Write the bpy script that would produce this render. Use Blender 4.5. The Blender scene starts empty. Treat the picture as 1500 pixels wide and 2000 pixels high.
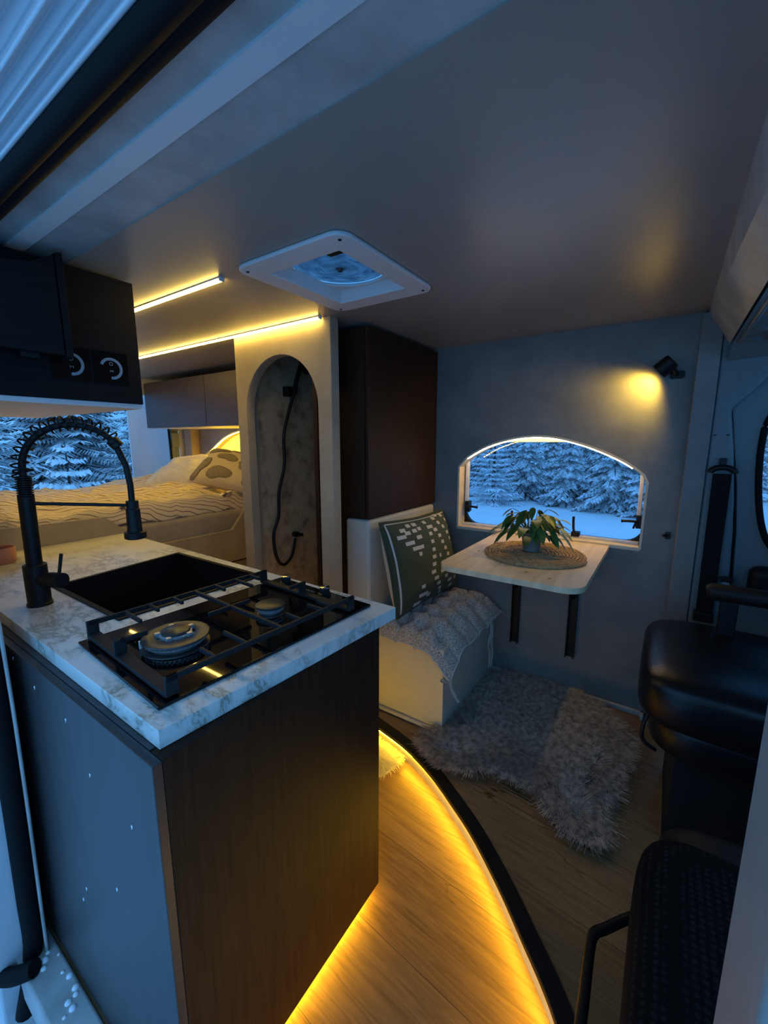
import bpy, bmesh, math, random
from mathutils import Vector, Matrix, noise
random.seed(7)
SC = bpy.context.scene
COL = SC.collection
PI = math.pi
R = math.radians

# ---------------------------------------------------------------- camera, sky, exposure
cam_d = bpy.data.cameras.new('camera')
cam = bpy.data.objects.new('camera', cam_d)
COL.objects.link(cam)
cam.location = (0, 0, 1.35)
cam.rotation_euler = (R(90) - math.atan(138 / 811), 0, R(34.24))
cam_d.sensor_fit = 'VERTICAL'
cam_d.sensor_height = 36.0
cam_d.lens = 811 / 2000 * 36.0
cam_d.clip_start = 0.02
cam_d.clip_end = 300
SC.camera = cam
SC.view_settings.view_transform = 'Standard'
SC.view_settings.look = 'None'
SC.view_settings.exposure = 0.0
SC.view_settings.gamma = 1.0
SC.view_settings.use_curve_mapping = False
SC.cycles.use_denoising = True
SC.cycles.max_bounces = 10
SC.cycles.diffuse_bounces = 6
SC.cycles.transparent_max_bounces = 12
SC.cycles.caustics_reflective = False
SC.cycles.caustics_refractive = False
SC.cycles.sample_clamp_indirect = 4.0

W = bpy.data.worlds.new('dusk_sky')
SC.world = W
W.use_nodes = True
nt = W.node_tree
bg = nt.nodes['Background']
tc = nt.nodes.new('ShaderNodeTexCoord')
sx = nt.nodes.new('ShaderNodeSeparateXYZ')
rp = nt.nodes.new('ShaderNodeMapRange')
rp.inputs['From Min'].default_value = 0.6
rp.inputs['From Max'].default_value = -0.6
rp.inputs['To Min'].default_value = 0.0
rp.inputs['To Max'].default_value = 1.0
mx = nt.nodes.new('ShaderNodeMixRGB')
SKY_FAR = (0.10, 0.43, 0.98, 1)     # darker half of the dusk sky, over the forest
SKY_NEAR = (0.27, 0.78, 1.60, 1)      # brighter half, on the side the door is open to
mx.inputs[1].default_value = SKY_FAR
mx.inputs[2].default_value = SKY_NEAR
nt.links.new(tc.outputs['Generated'], sx.inputs[0])
nt.links.new(sx.outputs['Y'], rp.inputs[0])
nt.links.new(rp.outputs[0], mx.inputs[0])
nt.links.new(mx.outputs[0], bg.inputs['Color'])
bg.inputs['Strength'].default_value = 1.0

WARM = (1.0, 0.60, 0.022)
WARM_C = (1.0, 0.68, 0.13)
LED_CEIL = 42.0
LED_STEP = 115.0
LED_TOE = 58.0
LED_ARCH = 48.0
LED_BED = 160.0
SPOT_W = 8.5

# ---------------------------------------------------------------- materials
MATS = {}
def mat(name, color, rough=0.5, metal=0.0, color2=None, scale=8.0, stretch=(1, 1, 1), contrast=(0.35, 0.65),
        bump=0.0, bscale=None, spec=0.5, detail=6.0, sheen=0.0, coat=0.0):
    if name in MATS: return MATS[name]
    m = bpy.data.materials.new(name); m.use_nodes = True
    t = m.node_tree; b = t.nodes['Principled BSDF']
    b.inputs['Base Color'].default_value = (*color, 1)
    b.inputs['Roughness'].default_value = rough
    b.inputs['Metallic'].default_value = metal
    b.inputs['Specular IOR Level'].default_value = spec
    b.inputs['Sheen Weight'].default_value = sheen
    b.inputs['Coat Weight'].default_value = coat
    if color2 is not None or bump:
        tcn = t.nodes.new('ShaderNodeTexCoord'); mp = t.nodes.new('ShaderNodeMapping')
        mp.inputs['Scale'].default_value = stretch
        t.links.new(tcn.outputs['Object'], mp.inputs[0])
    if color2 is not None:
        n = t.nodes.new('ShaderNodeTexNoise'); n.inputs['Scale'].default_value = scale; n.inputs['Detail'].default_value = detail
        n.inputs['Roughness'].default_value = 0.6
        r = t.nodes.new('ShaderNodeValToRGB')
        r.color_ramp.elements[0].position = contrast[0]; r.color_ramp.elements[1].position = contrast[1]
        r.color_ramp.elements[0].color = (*color, 1); r.color_ramp.elements[1].color = (*color2, 1)
        t.links.new(mp.outputs[0], n.inputs['Vector']); t.links.new(n.outputs['Fac'], r.inputs[0]); t.links.new(r.outputs[0], b.inputs['Base Color'])
    if bump:
        n2 = t.nodes.new('ShaderNodeTexNoise'); n2.inputs['Scale'].default_value = bscale or scale * 3; n2.inputs['Detail'].default_value = 5
        bp = t.nodes.new('ShaderNodeBump'); bp.inputs['Strength'].default_value = bump; bp.inputs['Distance'].default_value = 0.01
        t.links.new(mp.outputs[0], n2.inputs['Vector']); t.links.new(n2.outputs['Fac'], bp.inputs['Height']); t.links.new(bp.outputs[0], b.inputs['Normal'])
    MATS[name] = m
    return m

def emis(name, color, strength):
    m = bpy.data.materials.new(name); m.use_nodes = True
    b = m.node_tree.nodes['Principled BSDF']
    b.inputs['Base Color'].default_value = (0.8, 0.75, 0.6, 1)
    b.inputs['Emission Color'].default_value = (*color, 1)
    b.inputs['Emission Strength'].default_value = strength
    return m

M = {}
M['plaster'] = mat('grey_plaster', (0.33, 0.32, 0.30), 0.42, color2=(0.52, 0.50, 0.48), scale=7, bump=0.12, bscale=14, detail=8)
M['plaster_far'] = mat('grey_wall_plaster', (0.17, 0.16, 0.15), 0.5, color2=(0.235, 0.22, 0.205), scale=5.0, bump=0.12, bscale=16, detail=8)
M['plaster_ceil'] = mat('ceiling_plaster', (0.31, 0.27, 0.235), 0.33, color2=(0.345, 0.30, 0.265), scale=2.0, bump=0.05, bscale=9, detail=6)
M['beige_wall'] = mat('beige_plaster', (0.33, 0.265, 0.185), 0.55, color2=(0.43, 0.35, 0.245), scale=5, bump=0.12, bscale=18)
M['marble_dark'] = mat('shower_stone', (0.20, 0.115, 0.06), 0.4, color2=(0.60, 0.43, 0.26), scale=11, contrast=(0.28, 0.52), bump=0.05, detail=12)
M['cream'] = mat('cream_paint', (0.56, 0.53, 0.45), 0.5, color2=(0.61, 0.58, 0.50), scale=20)
M['bench'] = mat('bench_paint', (0.50, 0.47, 0.40), 0.5, color2=(0.54, 0.51, 0.44), scale=30, bump=0.03)
M['wood_dark'] = mat('dark_walnut', (0.022, 0.010, 0.0055), 0.6, color2=(0.040, 0.018, 0.009), scale=7, stretch=(14, 14, 0.8), bump=0.08, bscale=30, spec=0.15)
M['wood_dark2'] = mat('dark_walnut_horizontal', (0.028, 0.016, 0.013), 0.4, color2=(0.048, 0.028, 0.023), scale=7, stretch=(0.8, 14, 14), bump=0.06, bscale=30, spec=0.35)
M['black_oak'] = mat('black_oak', (0.006, 0.006, 0.007), 0.65, color2=(0.011, 0.010, 0.012), scale=6, stretch=(10, 0.8, 10), spec=0.15)
M['wood_side'] = mat('smoked_panel', (0.030, 0.027, 0.028), 0.42, color2=(0.042, 0.037, 0.036), scale=4, stretch=(8, 8, 0.8))
M['black'] = mat('matte_black', (0.006, 0.006, 0.0065), 0.48, spec=0.3)
M['black_soft'] = mat('black_plastic', (0.006, 0.006, 0.007), 0.55, bump=0.05, bscale=200, spec=0.3)
M['iron'] = mat('cast_iron', (0.013, 0.013, 0.014), 0.6, bump=0.25, bscale=400, spec=0.3)
M['rubber'] = mat('black_rubber', (0.006, 0.006, 0.007), 0.75, spec=0.15)
M['glassblack'] = mat('black_glass', (0.003, 0.003, 0.003), 0.03, spec=0.35)
M['granite'] = mat('black_granite', (0.004, 0.004, 0.0045), 0.6, bump=0.1, bscale=300, spec=0.2)
M['chrome'] = mat('chrome', (0.6, 0.6, 0.62), 0.15, 1.0)
M['alu'] = mat('cast_aluminium', (0.50, 0.51, 0.53), 0.35, 0.6)
M['cap'] = mat('burner_enamel', (0.035, 0.032, 0.030), 0.35)
M['white'] = mat('white_plastic', (0.72, 0.70, 0.69), 0.4)
M['white_paint'] = mat('white_body_paint', (0.62, 0.63, 0.66), 0.25, coat=0.4)
M['cab_trim'] = mat('grey_cab_trim', (0.13, 0.16, 0.17), 0.45, color2=(0.145, 0.175, 0.185), scale=60, bump=0.05, bscale=250)
M['leather'] = mat('black_leather', (0.004, 0.004, 0.005), 0.34, bump=0.08, bscale=60, spec=0.35)
M['pine'] = mat('whitewashed_pine', (0.62, 0.45, 0.26), 0.5, color2=(0.78, 0.62, 0.40), scale=3, stretch=(14, 1.2, 4), contrast=(0.3, 0.7))
M['pine_trim'] = mat('pine_reveal', (0.62, 0.52, 0.38), 0.5, color2=(0.72, 0.62, 0.46), scale=4, stretch=(1, 8, 8))
M['linen'] = mat('white_linen', (0.60, 0.55, 0.50), 0.9, color2=(0.70, 0.65, 0.58), scale=25, bump=0.3, bscale=20, sheen=0.2)
M['mattress'] = mat('mattress_cloth', (0.33, 0.27, 0.21), 0.95, color2=(0.38, 0.31, 0.25), scale=30, bump=0.2, bscale=40)
M['orange'] = mat('salmon_ceramic', (0.55, 0.25, 0.15), 0.5)
M['snow'] = mat('snow', (0.80, 0.84, 0.88), 0.8, color2=(0.88, 0.90, 0.92), scale=1.5, bump=0.4, bscale=3)
M['bark'] = mat('bark', (0.05, 0.04, 0.035), 0.9, color2=(0.10, 0.09, 0.08), scale=10, bump=0.5)
M['pot'] = mat('grey_pot', (0.16, 0.16, 0.15), 0.5, color2=(0.20, 0.20, 0.19), scale=10)
M['leaf'] = mat('leaf_green', (0.030, 0.085, 0.020), 0.38, color2=(0.09, 0.17, 0.035), scale=7)
M['stem'] = mat('stem_green', (0.09, 0.14, 0.04), 0.5)
M['soil'] = mat('soil', (0.03, 0.02, 0.015), 0.9, bump=0.6, bscale=90)
M['cloth_tie'] = mat('cotton_tie', (0.42, 0.39, 0.36), 0.9)
M['metal_tongue'] = mat('steel_tongue', (0.5, 0.52, 0.55), 0.3, 1.0)
M['mark'] = mat('pale_print', (0.45, 0.52, 0.58), 0.6)
M['ring'] = mat('dial_ring', (0.22, 0.30, 0.36), 0.3)
M['reflector'] = mat('rubber_mat_gray', (0.15, 0.15, 0.15), 0.7)
M['led_ceiling'] = emis('ceiling_led', WARM_C, LED_CEIL)
M['led_step'] = emis('step_led', WARM, LED_STEP)
M['led_toe'] = emis('toe_led', WARM, LED_TOE)
M['led_arch'] = emis('arch_led', (1.0, 0.66, 0.26), LED_ARCH)
M['led_bed'] = emis('bed_led', WARM, LED_BED)
M['lamp_face'] = emis('lamp_face', WARM, 18.0)

def wood_floor():
    m = bpy.data.materials.new('oak_planks'); m.use_nodes = True
    t = m.node_tree; b = t.nodes['Principled BSDF']; L = t.links
    tcn = t.nodes.new('ShaderNodeTexCoord'); mp = t.nodes.new('ShaderNodeMapping')
    mp.inputs['Rotation'].default_value = (0, 0, R(5)); L.new(tcn.outputs['Object'], mp.inputs[0])
    br = t.nodes.new('ShaderNodeTexBrick'); br.offset = 0.37
    br.inputs['Scale'].default_value = 1.0; br.inputs['Brick Width'].default_value = 9.0; br.inputs['Row Height'].default_value = 0.24
    br.inputs['Mortar Size'].default_value = 0.0012; br.inputs['Mortar Smooth'].default_value = 0.0
    br.inputs['Color1'].default_value = (0.235, 0.135, 0.060, 1); br.inputs['Color2'].default_value = (0.29, 0.175, 0.082, 1); br.inputs['Mortar'].default_value = (0.12, 0.07, 0.035, 1)
    L.new(mp.outputs[0], br.inputs['Vector'])
    m2 = t.nodes.new('ShaderNodeMapping'); m2.inputs['Scale'].default_value = (1.4, 22, 1); L.new(mp.outputs[0], m2.inputs[0])
    n = t.nodes.new('ShaderNodeTexNoise'); n.inputs['Scale'].default_value = 3; n.inputs['Detail'].default_value = 10; n.inputs['Roughness'].default_value = 0.65; n.inputs['Distortion'].default_value = 1.2
    L.new(m2.outputs[0], n.inputs['Vector'])
    r = t.nodes.new('ShaderNodeValToRGB'); r.color_ramp.elements[0].position = 0.3; r.color_ramp.elements[1].position = 0.68
    r.color_ramp.elements[0].color = (0.55, 0.5, 0.45, 1); r.color_ramp.elements[1].color = (1.15, 1.1, 1.05, 1); L.new(n.outputs['Fac'], r.inputs[0])
    mu = t.nodes.new('ShaderNodeMixRGB'); mu.blend_type = 'MULTIPLY'; mu.inputs[0].default_value = 1; L.new(br.outputs['Color'], mu.inputs[1]); L.new(r.outputs[0], mu.inputs[2])
    # dark cracks that follow the grain
    m3 = t.nodes.new('ShaderNodeMapping'); m3.inputs['Scale'].default_value = (0.9, 5, 1); m3.inputs['Location'].default_value = (0.3, 0.15, 0); L.new(mp.outputs[0], m3.inputs[0])
    n3 = t.nodes.new('ShaderNodeTexNoise'); n3.inputs['Scale'].default_value = 1.6; n3.inputs['Detail'].default_value = 4; L.new(m3.outputs[0], n3.inputs['Vector'])
    r3 = t.nodes.new('ShaderNodeValToRGB')
    e = r3.color_ramp.elements; e[0].position = 0.492; e[0].color = (1, 1, 1, 1); e[1].position = 0.508; e[1].color = (1, 1, 1, 1)
    k = r3.color_ramp.elements.new(0.50); k.color = (0.16, 0.12, 0.09, 1); L.new(n3.outputs['Fac'], r3.inputs[0])
    n4 = t.nodes.new('ShaderNodeTexNoise'); n4.inputs['Scale'].default_value = 2.3; L.new(mp.outputs[0], n4.inputs['Vector'])
    r4 = t.nodes.new('ShaderNodeValToRGB'); r4.color_ramp.elements[0].position = 0.52; r4.color_ramp.elements[1].position = 0.60
    L.new(n4.outputs['Fac'], r4.inputs[0])
    mm = t.nodes.new('ShaderNodeMixRGB'); mm.inputs[1].default_value = (1, 1, 1, 1); L.new(r4.outputs[0], mm.inputs[0]); L.new(r3.outputs[0], mm.inputs[2])
    mu2 = t.nodes.new('ShaderNodeMixRGB'); mu2.blend_type = 'MULTIPLY'; mu2.inputs[0].default_value = 1; L.new(mu.outputs[0], mu2.inputs[1]); L.new(mm.outputs[0], mu2.inputs[2])
    L.new(mu2.outputs[0], b.inputs['Base Color']); b.inputs['Roughness'].default_value = 0.42
    bp = t.nodes.new('ShaderNodeBump'); bp.inputs['Strength'].default_value = 0.12; bp.inputs['Distance'].default_value = 0.004; L.new(n.outputs['Fac'], bp.inputs['Height']); L.new(bp.outputs[0], b.inputs['Normal'])
    return m
M['floor'] = wood_floor()

def marble():
    m = bpy.data.materials.new('white_marble_laminate'); m.use_nodes = True
    t = m.node_tree; b = t.nodes['Principled BSDF']; L = t.links
    tcn = t.nodes.new('ShaderNodeTexCoord'); mp = t.nodes.new('ShaderNodeMapping'); mp.inputs['Rotation'].default_value = (0.3, 0.2, 0.9); mp.inputs['Scale'].default_value = (1, 2.0, 1); L.new(tcn.outputs['Object'], mp.inputs[0])
    n = t.nodes.new('ShaderNodeTexNoise'); n.inputs['Scale'].default_value = 7.0; n.inputs['Detail'].default_value = 10; n.inputs['Roughness'].default_value = 0.68; n.inputs['Distortion'].default_value = 0.35; L.new(mp.outputs[0], n.inputs['Vector'])
    r = t.nodes.new('ShaderNodeValToRGB'); e = r.color_ramp.elements
    W0 = (0.72, 0.70, 0.66, 1)
    e[0].position = 0.42; e[0].color = W0; e[1].position = 0.60; e[1].color = W0
    a = e.new(0.485); a.color = (0.50, 0.49, 0.45, 1); a = e.new(0.503); a.color = (0.22, 0.23, 0.17, 1); a = e.new(0.525); a.color = (0.55, 0.53, 0.48, 1)
    L.new(n.outputs['Fac'], r.inputs[0])
    n2 = t.nodes.new('ShaderNodeTexNoise'); n2.inputs['Scale'].default_value = 4; n2.inputs['Detail'].default_value = 2; L.new(tcn.outputs['Object'], n2.inputs['Vector'])
    r2 = t.nodes.new('ShaderNodeValToRGB'); r2.color_ramp.elements[0].position = 0.44; r2.color_ramp.elements[1].position = 0.58; L.new(n2.outputs['Fac'], r2.inputs[0])
    mm = t.nodes.new('ShaderNodeMixRGB'); mm.inputs[1].default_value = W0; L.new(r2.outputs[0], mm.inputs[0]); L.new(r.outputs[0], mm.inputs[2])
    L.new(mm.outputs[0], b.inputs['Base Color']); b.inputs['Roughness'].default_value = 0.3
    return m
M['marble'] = marble()

def snowy(name, dark, lo, hi, snow=(0.82, 0.86, 0.9)):
    """snow lies on whatever faces upwards, needles show below"""
    m = bpy.data.materials.new(name); m.use_nodes = True
    t = m.node_tree; b = t.nodes['Principled BSDF']; L = t.links
    g = t.nodes.new('ShaderNodeNewGeometry'); s = t.nodes.new('ShaderNodeSeparateXYZ'); L.new(g.outputs['Normal'], s.inputs[0])
    tcn = t.nodes.new('ShaderNodeTexCoord'); n = t.nodes.new('ShaderNodeTexNoise'); n.inputs['Scale'].default_value = 9; n.inputs['Detail'].default_value = 4; L.new(tcn.outputs['Object'], n.inputs['Vector'])
    ad = t.nodes.new('ShaderNodeMath'); ad.operation = 'MULTIPLY_ADD'; ad.inputs[1].default_value = 1.2; ad.inputs[2].default_value = -0.6; L.new(n.outputs['Fac'], ad.inputs[0])
    a2 = t.nodes.new('ShaderNodeMath'); L.new(s.outputs['Z'], a2.inputs[0]); L.new(ad.outputs[0], a2.inputs[1])
    mr = t.nodes.new('ShaderNodeMapRange'); mr.inputs['From Min'].default_value = lo; mr.inputs['From Max'].default_value = hi; L.new(a2.outputs[0], mr.inputs[0])
    mm = t.nodes.new('ShaderNodeMixRGB'); mm.inputs[1].default_value = (*dark, 1); mm.inputs[2].default_value = (*snow, 1); L.new(mr.outputs[0], mm.inputs[0])
    L.new(mm.outputs[0], b.inputs['Base Color']); b.inputs['Roughness'].default_value = 0.85; b.inputs['Specular IOR Level'].default_value = 0.2
    return m
M['spruce'] = snowy('snowy_spruce', (0.020, 0.035, 0.028), 0.15, 0.75)
M['spruce_frosty'] = snowy('frosty_spruce', (0.09, 0.11, 0.12), -0.6, 0.35)
M['frost'] = snowy('frosted_twigs', (0.45, 0.48, 0.50), -0.6, 0.2)

def clear(name, tint, gloss=0.08, rough=0.03):
    m = bpy.data.materials.new(name); m.use_nodes = True
    t = m.node_tree; t.nodes.remove(t.nodes['Principled BSDF']); o = t.nodes['Material Output']
    a = t.nodes.new('ShaderNodeBsdfTransparent'); a.inputs[0].default_value = (*tint, 1)
    g = t.nodes.new('ShaderNodeBsdfGlossy'); g.inputs['Roughness'].default_value = rough; g.inputs[0].default_value = (1, 1, 1, 1)
    f = t.nodes.new('ShaderNodeFresnel'); f.inputs[0].default_value = 1.3
    x = t.nodes.new('ShaderNodeMixShader'); t.links.new(f.outputs[0], x.inputs[0]); t.links.new(a.outputs[0], x.inputs[1]); t.links.new(g.outputs[0], x.inputs[2]); t.links.new(x.outputs[0], o.inputs[0])
    return m
M['pane'] = clear('window_acrylic', (0.86, 0.92, 0.97))
M['fanclear'] = clear('smoked_acrylic', (0.50, 0.58, 0.66))
def translucent(name, c):
    m = bpy.data.materials.new(name); m.use_nodes = True
    t = m.node_tree; t.nodes.remove(t.nodes['Principled BSDF']); o = t.nodes['Material Output']
    a = t.nodes.new('ShaderNodeBsdfTranslucent'); n = t.nodes.new('ShaderNodeTexNoise'); n.inputs['Scale'].default_value = 7; n.inputs['Detail'].default_value = 8
    r = t.nodes.new('ShaderNodeValToRGB'); r.color_ramp.elements[0].position = 0.4; r.color_ramp.elements[1].position = 0.6
    r.color_ramp.elements[0].color = (*[k * 0.6 for k in c], 1); r.color_ramp.elements[1].color = (*c, 1)
    t.links.new(n.outputs['Fac'], r.inputs[0]); t.links.new(r.outputs[0], a.inputs[0]); t.links.new(a.outputs[0], o.inputs[0])
    return m
M['vent_lid'] = translucent('frosted_vent_lid', (0.42, 0.46, 0.50))

def striped_linen():
    m = bpy.data.materials.new('striped_bedding'); m.use_nodes = True
    t = m.node_tree; b = t.nodes['Principled BSDF']; L = t.links
    tcn = t.nodes.new('ShaderNodeTexCoord'); mp = t.nodes.new('ShaderNodeMapping'); mp.inputs['Rotation'].default_value = (0, 0, R(14)); L.new(tcn.outputs['UV'], mp.inputs[0])
    n = t.nodes.new('ShaderNodeTexNoise'); n.inputs['Scale'].default_value = 3.5; L.new(tcn.outputs['UV'], n.inputs['Vector'])
    mxv = t.nodes.new('ShaderNodeMixRGB'); mxv.inputs[0].default_value = 0.10; L.new(mp.outputs[0], mxv.inputs[1]); L.new(n.outputs['Color'], mxv.inputs[2])
    w = t.nodes.new('ShaderNodeTexWave'); w.bands_direction = 'X'; w.inputs['Scale'].default_value = 13.0; w.inputs['Distortion'].default_value = 0.6; L.new(mxv.outputs[0], w.inputs['Vector'])
    r = t.nodes.new('ShaderNodeValToRGB'); r.color_ramp.elements[0].position = 0.03; r.color_ramp.elements[1].position = 0.13
    r.color_ramp.elements[0].color = (0.20, 0.15, 0.11, 1); r.color_ramp.elements[1].color = (0.76, 0.63, 0.45, 1)
    L.new(w.outputs['Fac'], r.inputs[0]); L.new(r.outputs[0], b.inputs['Base Color']); b.inputs['Roughness'].default_value = 0.9
    return m
M['bedding'] = striped_linen()

def weave(name, c1, c2, sc):
    m = bpy.data.materials.new(name); m.use_nodes = True
    t = m.node_tree; b = t.nodes['Principled BSDF']; L = t.links
    tcn = t.nodes.new('ShaderNodeTexCoord')
    v = t.nodes.new('ShaderNodeTexVoronoi'); v.inputs['Scale'].default_value = sc; v.inputs['Randomness'].default_value = 0.15; L.new(tcn.outputs['Object'], v.inputs['Vector'])
    r = t.nodes.new('ShaderNodeValToRGB'); r.color_ramp.elements[0].position = 0.2; r.color_ramp.elements[1].position = 0.45
    r.color_ramp.elements[0].color = (*c2, 1); r.color_ramp.elements[1].color = (*c1, 1)
    L.new(v.outputs['Distance'], r.inputs[0]); L.new(r.outputs[0], b.inputs['Base Color']); b.inputs['Roughness'].default_value = 0.9; b.inputs['Specular IOR Level'].default_value = 0.12
    return m
M['seatcloth'] = weave('dotted_seat_cloth', (0.003, 0.003, 0.0035), (0.013, 0.0135, 0.015), 75)
M['padcloth'] = mat('heathered_pad_cloth', (0.20, 0.18, 0.155), 0.95, color2=(0.60, 0.54, 0.47), scale=190, contrast=(0.36, 0.62), detail=2, sheen=0.1)
M['green'] = mat('olive_cotton', (0.038, 0.050, 0.026), 0.9, color2=(0.050, 0.064, 0.034), scale=120, sheen=0.05)
M['offwhite'] = mat('offwhite_cotton', (0.55, 0.52, 0.48), 0.9)
M['jute'] = mat('jute', (0.30, 0.17, 0.07), 0.85, color2=(0.55, 0.36, 0.18), scale=70, bump=0.6, bscale=120)
M['fur'] = mat('grey_fleece', (0.19, 0.145, 0.115), 0.9, color2=(0.62, 0.49, 0.40), scale=45, sheen=0.2)
M['furbase'] = mat('fleece_base', (0.16, 0.14, 0.135), 0.95)
M['shag'] = mat('cream_shag', (0.62, 0.55, 0.42), 0.9, color2=(0.72, 0.65, 0.52), scale=12)
M['bedpillow'] = mat('tan_pillow', (0.55, 0.44, 0.30), 0.9)
M['tuft'] = mat('tufted_wool', (0.20, 0.155, 0.10), 0.95, color2=(0.30, 0.24, 0.16), scale=90, bump=0.8, bscale=120)
M['blind'] = mat('cream_blind', (0.72, 0.66, 0.5), 0.6)

# ---------------------------------------------------------------- mesh helpers
class MB:
    def __init__(s): s.v = []; s.f = []; s.mi = []; s.cur = 0; s.uv = None
    def add(s, vs, fs):
        o = len(s.v); s.v += [tuple(v) for v in vs]; s.f += [tuple(i + o for i in f) for f in fs]; s.mi += [s.cur] * len(fs); return s
    def box(s, x0, x1, y0, y1, z0, z1):
        return s.add([(x0, y0, z0), (x1, y0, z0), (x1, y1, z0), (x0, y1, z0), (x0, y0, z1), (x1, y0, z1), (x1, y1, z1), (x0, y1, z1)],
                     [(0, 3, 2, 1), (4, 5, 6, 7), (0, 1, 5, 4), (1, 2, 6, 5), (2, 3, 7, 6), (3, 0, 4, 7)])
    def tube(s, pts, r, seg=10, closed=False, cap=True):
        pts = [Vector(p) for p in pts]; n = len(pts); rs = r if isinstance(r, (list, tuple)) else [r] * n
        rings = []; up = None
        for i, p in enumerate(pts):
            if closed: t = pts[(i + 1) % n] - pts[i - 1]
            else: t = pts[min(i + 1, n - 1)] - pts[max(i - 1, 0)]
            t.normalize()
            if up is None: up = Vector((0, 0, 1)) if abs(t.z) < 0.9 else Vector((1, 0, 0))
            up = (up - t * up.dot(t)).normalized(); b = t.cross(up)
            rings.append([p + (up * math.cos(2 * PI * k / seg) + b * math.sin(2 * PI * k / seg)) * rs[i] for k in range(seg)])
        vs = [v for g in rings for v in g]; fs = []
        for i in range(n if closed else n - 1):
            j = (i + 1) % n
            for k in range(seg):
                l = (k + 1) % seg; fs.append((i * seg + k, i * seg + l, j * seg + l, j * seg + k))
        if cap and not closed: fs += [tuple(range(seg))[::-1], tuple((n - 1) * seg + k for k in range(seg))]
        return s.add(vs, fs)
    def cyl(s, a, b, r0, r1=None, seg=24): return s.tube([a, b], [r0, r0 if r1 is None else r1], seg)
    def lathe(s, prof, c, seg=32, ax='z', cap=True):
        vs = []; fs = []; n = len(prof)
        for (r, h) in prof:
            for k in range(seg):
                a = 2 * PI * k / seg
                p = (r * math.cos(a), r * math.sin(a), h)
                if ax == 'y': p = (p[0], h, p[1])
                if ax == 'x': p = (h, p[0], p[1])
                vs.append((c[0] + p[0], c[1] + p[1], c[2] + p[2]))
        for i in range(n - 1):
            for k in range(seg):
                l = (k + 1) % seg; fs.append((i * seg + k, i * seg + l, (i + 1) * seg + l, (i + 1) * seg + k))
        if cap: fs += [tuple(range(seg))[::-1], tuple((n - 1) * seg + k for k in range(seg))]
        return s.add(vs, fs)
    def prism(s, poly, mapf, d0, d1):
        n = len(poly)
        vs = [mapf(p[0], p[1], d0) for p in poly] + [mapf(p[0], p[1], d1) for p in poly]
        fs = [tuple(range(n))[::-1], tuple(range(n, 2 * n))] + [(i, (i + 1) % n, n + (i + 1) % n, n + i) for i in range(n)]
        return s.add(vs, fs)
    def grid(s, fn, nu, nv, closed_v=False):
        vs = [fn(i / nu, j / nv) for j in range(nv + 1) for i in range(nu + 1)]
        fs = [(j * (nu + 1) + i, j * (nu + 1) + i + 1, (j + 1) * (nu + 1) + i + 1, (j + 1) * (nu + 1) + i) for j in range(nv) for i in range(nu)]
        return s.add(vs, fs)
    def bar(s, a, b, w, h):
        """rectangular bar from a to b (centre of the top face), width w, height h"""
        a = Vector(a); b = Vector(b); t = (b - a).normalized(); sd = t.cross(Vector((0, 0, 1)))
        if sd.length < 0.1: sd = Vector((1, 0, 0))
        sd.normalize(); up = sd.cross(t); up.normalize()
        if up.z < 0: up = -up
        vs = []
        for p in (a, b):
            for (i, j) in ((-1, 0), (1, 0), (1, -1), (-1, -1)): vs.append(p + sd * w / 2 * i + up * h * j)
        return s.add(vs, [(0, 1, 2, 3), (7, 6, 5, 4), (0, 4, 5, 1), (1, 5, 6, 2), (2, 6, 7, 3), (3, 7, 4, 0)])
    def build(s, name, m, parent=None, smooth=False, bevel=0.0, seg=2, sub=0, origin=None):
        me = bpy.data.meshes.new(name)
        o = bpy.data.objects.new(name, me)
        if parent is not None: org = Vector(parent.get('_w', parent.location) if False else WL[parent.name])
        elif origin is not None: org = Vector(origin)
        else:
            xs = [v[0] for v in s.v]; ys = [v[1] for v in s.v]; zs = [v[2] for v in s.v]
            org = Vector(((min(xs) + max(xs)) / 2, (min(ys) + max(ys)) / 2, min(zs)))
        me.from_pydata([tuple(Vector(v) - org) for v in s.v], [], s.f)
        ms = m if isinstance(m, (list, tuple)) else [m]
        for q in ms: me.materials.append(q)
        if len(ms) > 1:
            for p, k in zip(me.polygons, s.mi): p.material_index = k
        bm = bmesh.new(); bm.from_mesh(me); bmesh.ops.recalc_face_normals(bm, faces=bm.faces); bm.to_mesh(me); bm.free()
        if s.uv:
            ul = me.uv_layers.new(name='UVMap')
            for lp in me.loops: ul.data[lp.index].uv = s.uv[lp.vertex_index]
        for p in me.polygons: p.use_smooth = True
        me.set_sharp_from_angle(angle=R(50 if smooth else 32))
        COL.objects.link(o)
        if parent is None: o.location = org
        else: o.parent = parent
        WL[o.name] = org
        if bevel:
            b = o.modifiers.new('bevel', 'BEVEL'); b.width = bevel; b.segments = seg; b.limit_method = 'ANGLE'; b.angle_limit = R(40)
            if smooth is False and seg > 1:
                w = o.modifiers.new('wn', 'WEIGHTED_NORMAL'); w.keep_sharp = False
        if sub:
            b = o.modifiers.new('sub', 'SUBSURF'); b.levels = sub; b.render_levels = sub
        return o
WL = {}

def thing(name, label, cat, loc=(0, 0, 0), group=None):
    o = bpy.data.objects.new(name, None); COL.objects.link(o); o.location = loc; o.empty_display_size = 0.05
    o['label'] = label; o['category'] = cat
    if group: o['group'] = group
    WL[o.name] = Vector(loc)
    return o
def tag(o, label, cat, group=None):
    o['label'] = label; o['category'] = cat
    if group: o['group'] = group
    return o
def struct(o): o['kind'] = 'structure'; return o

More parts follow.
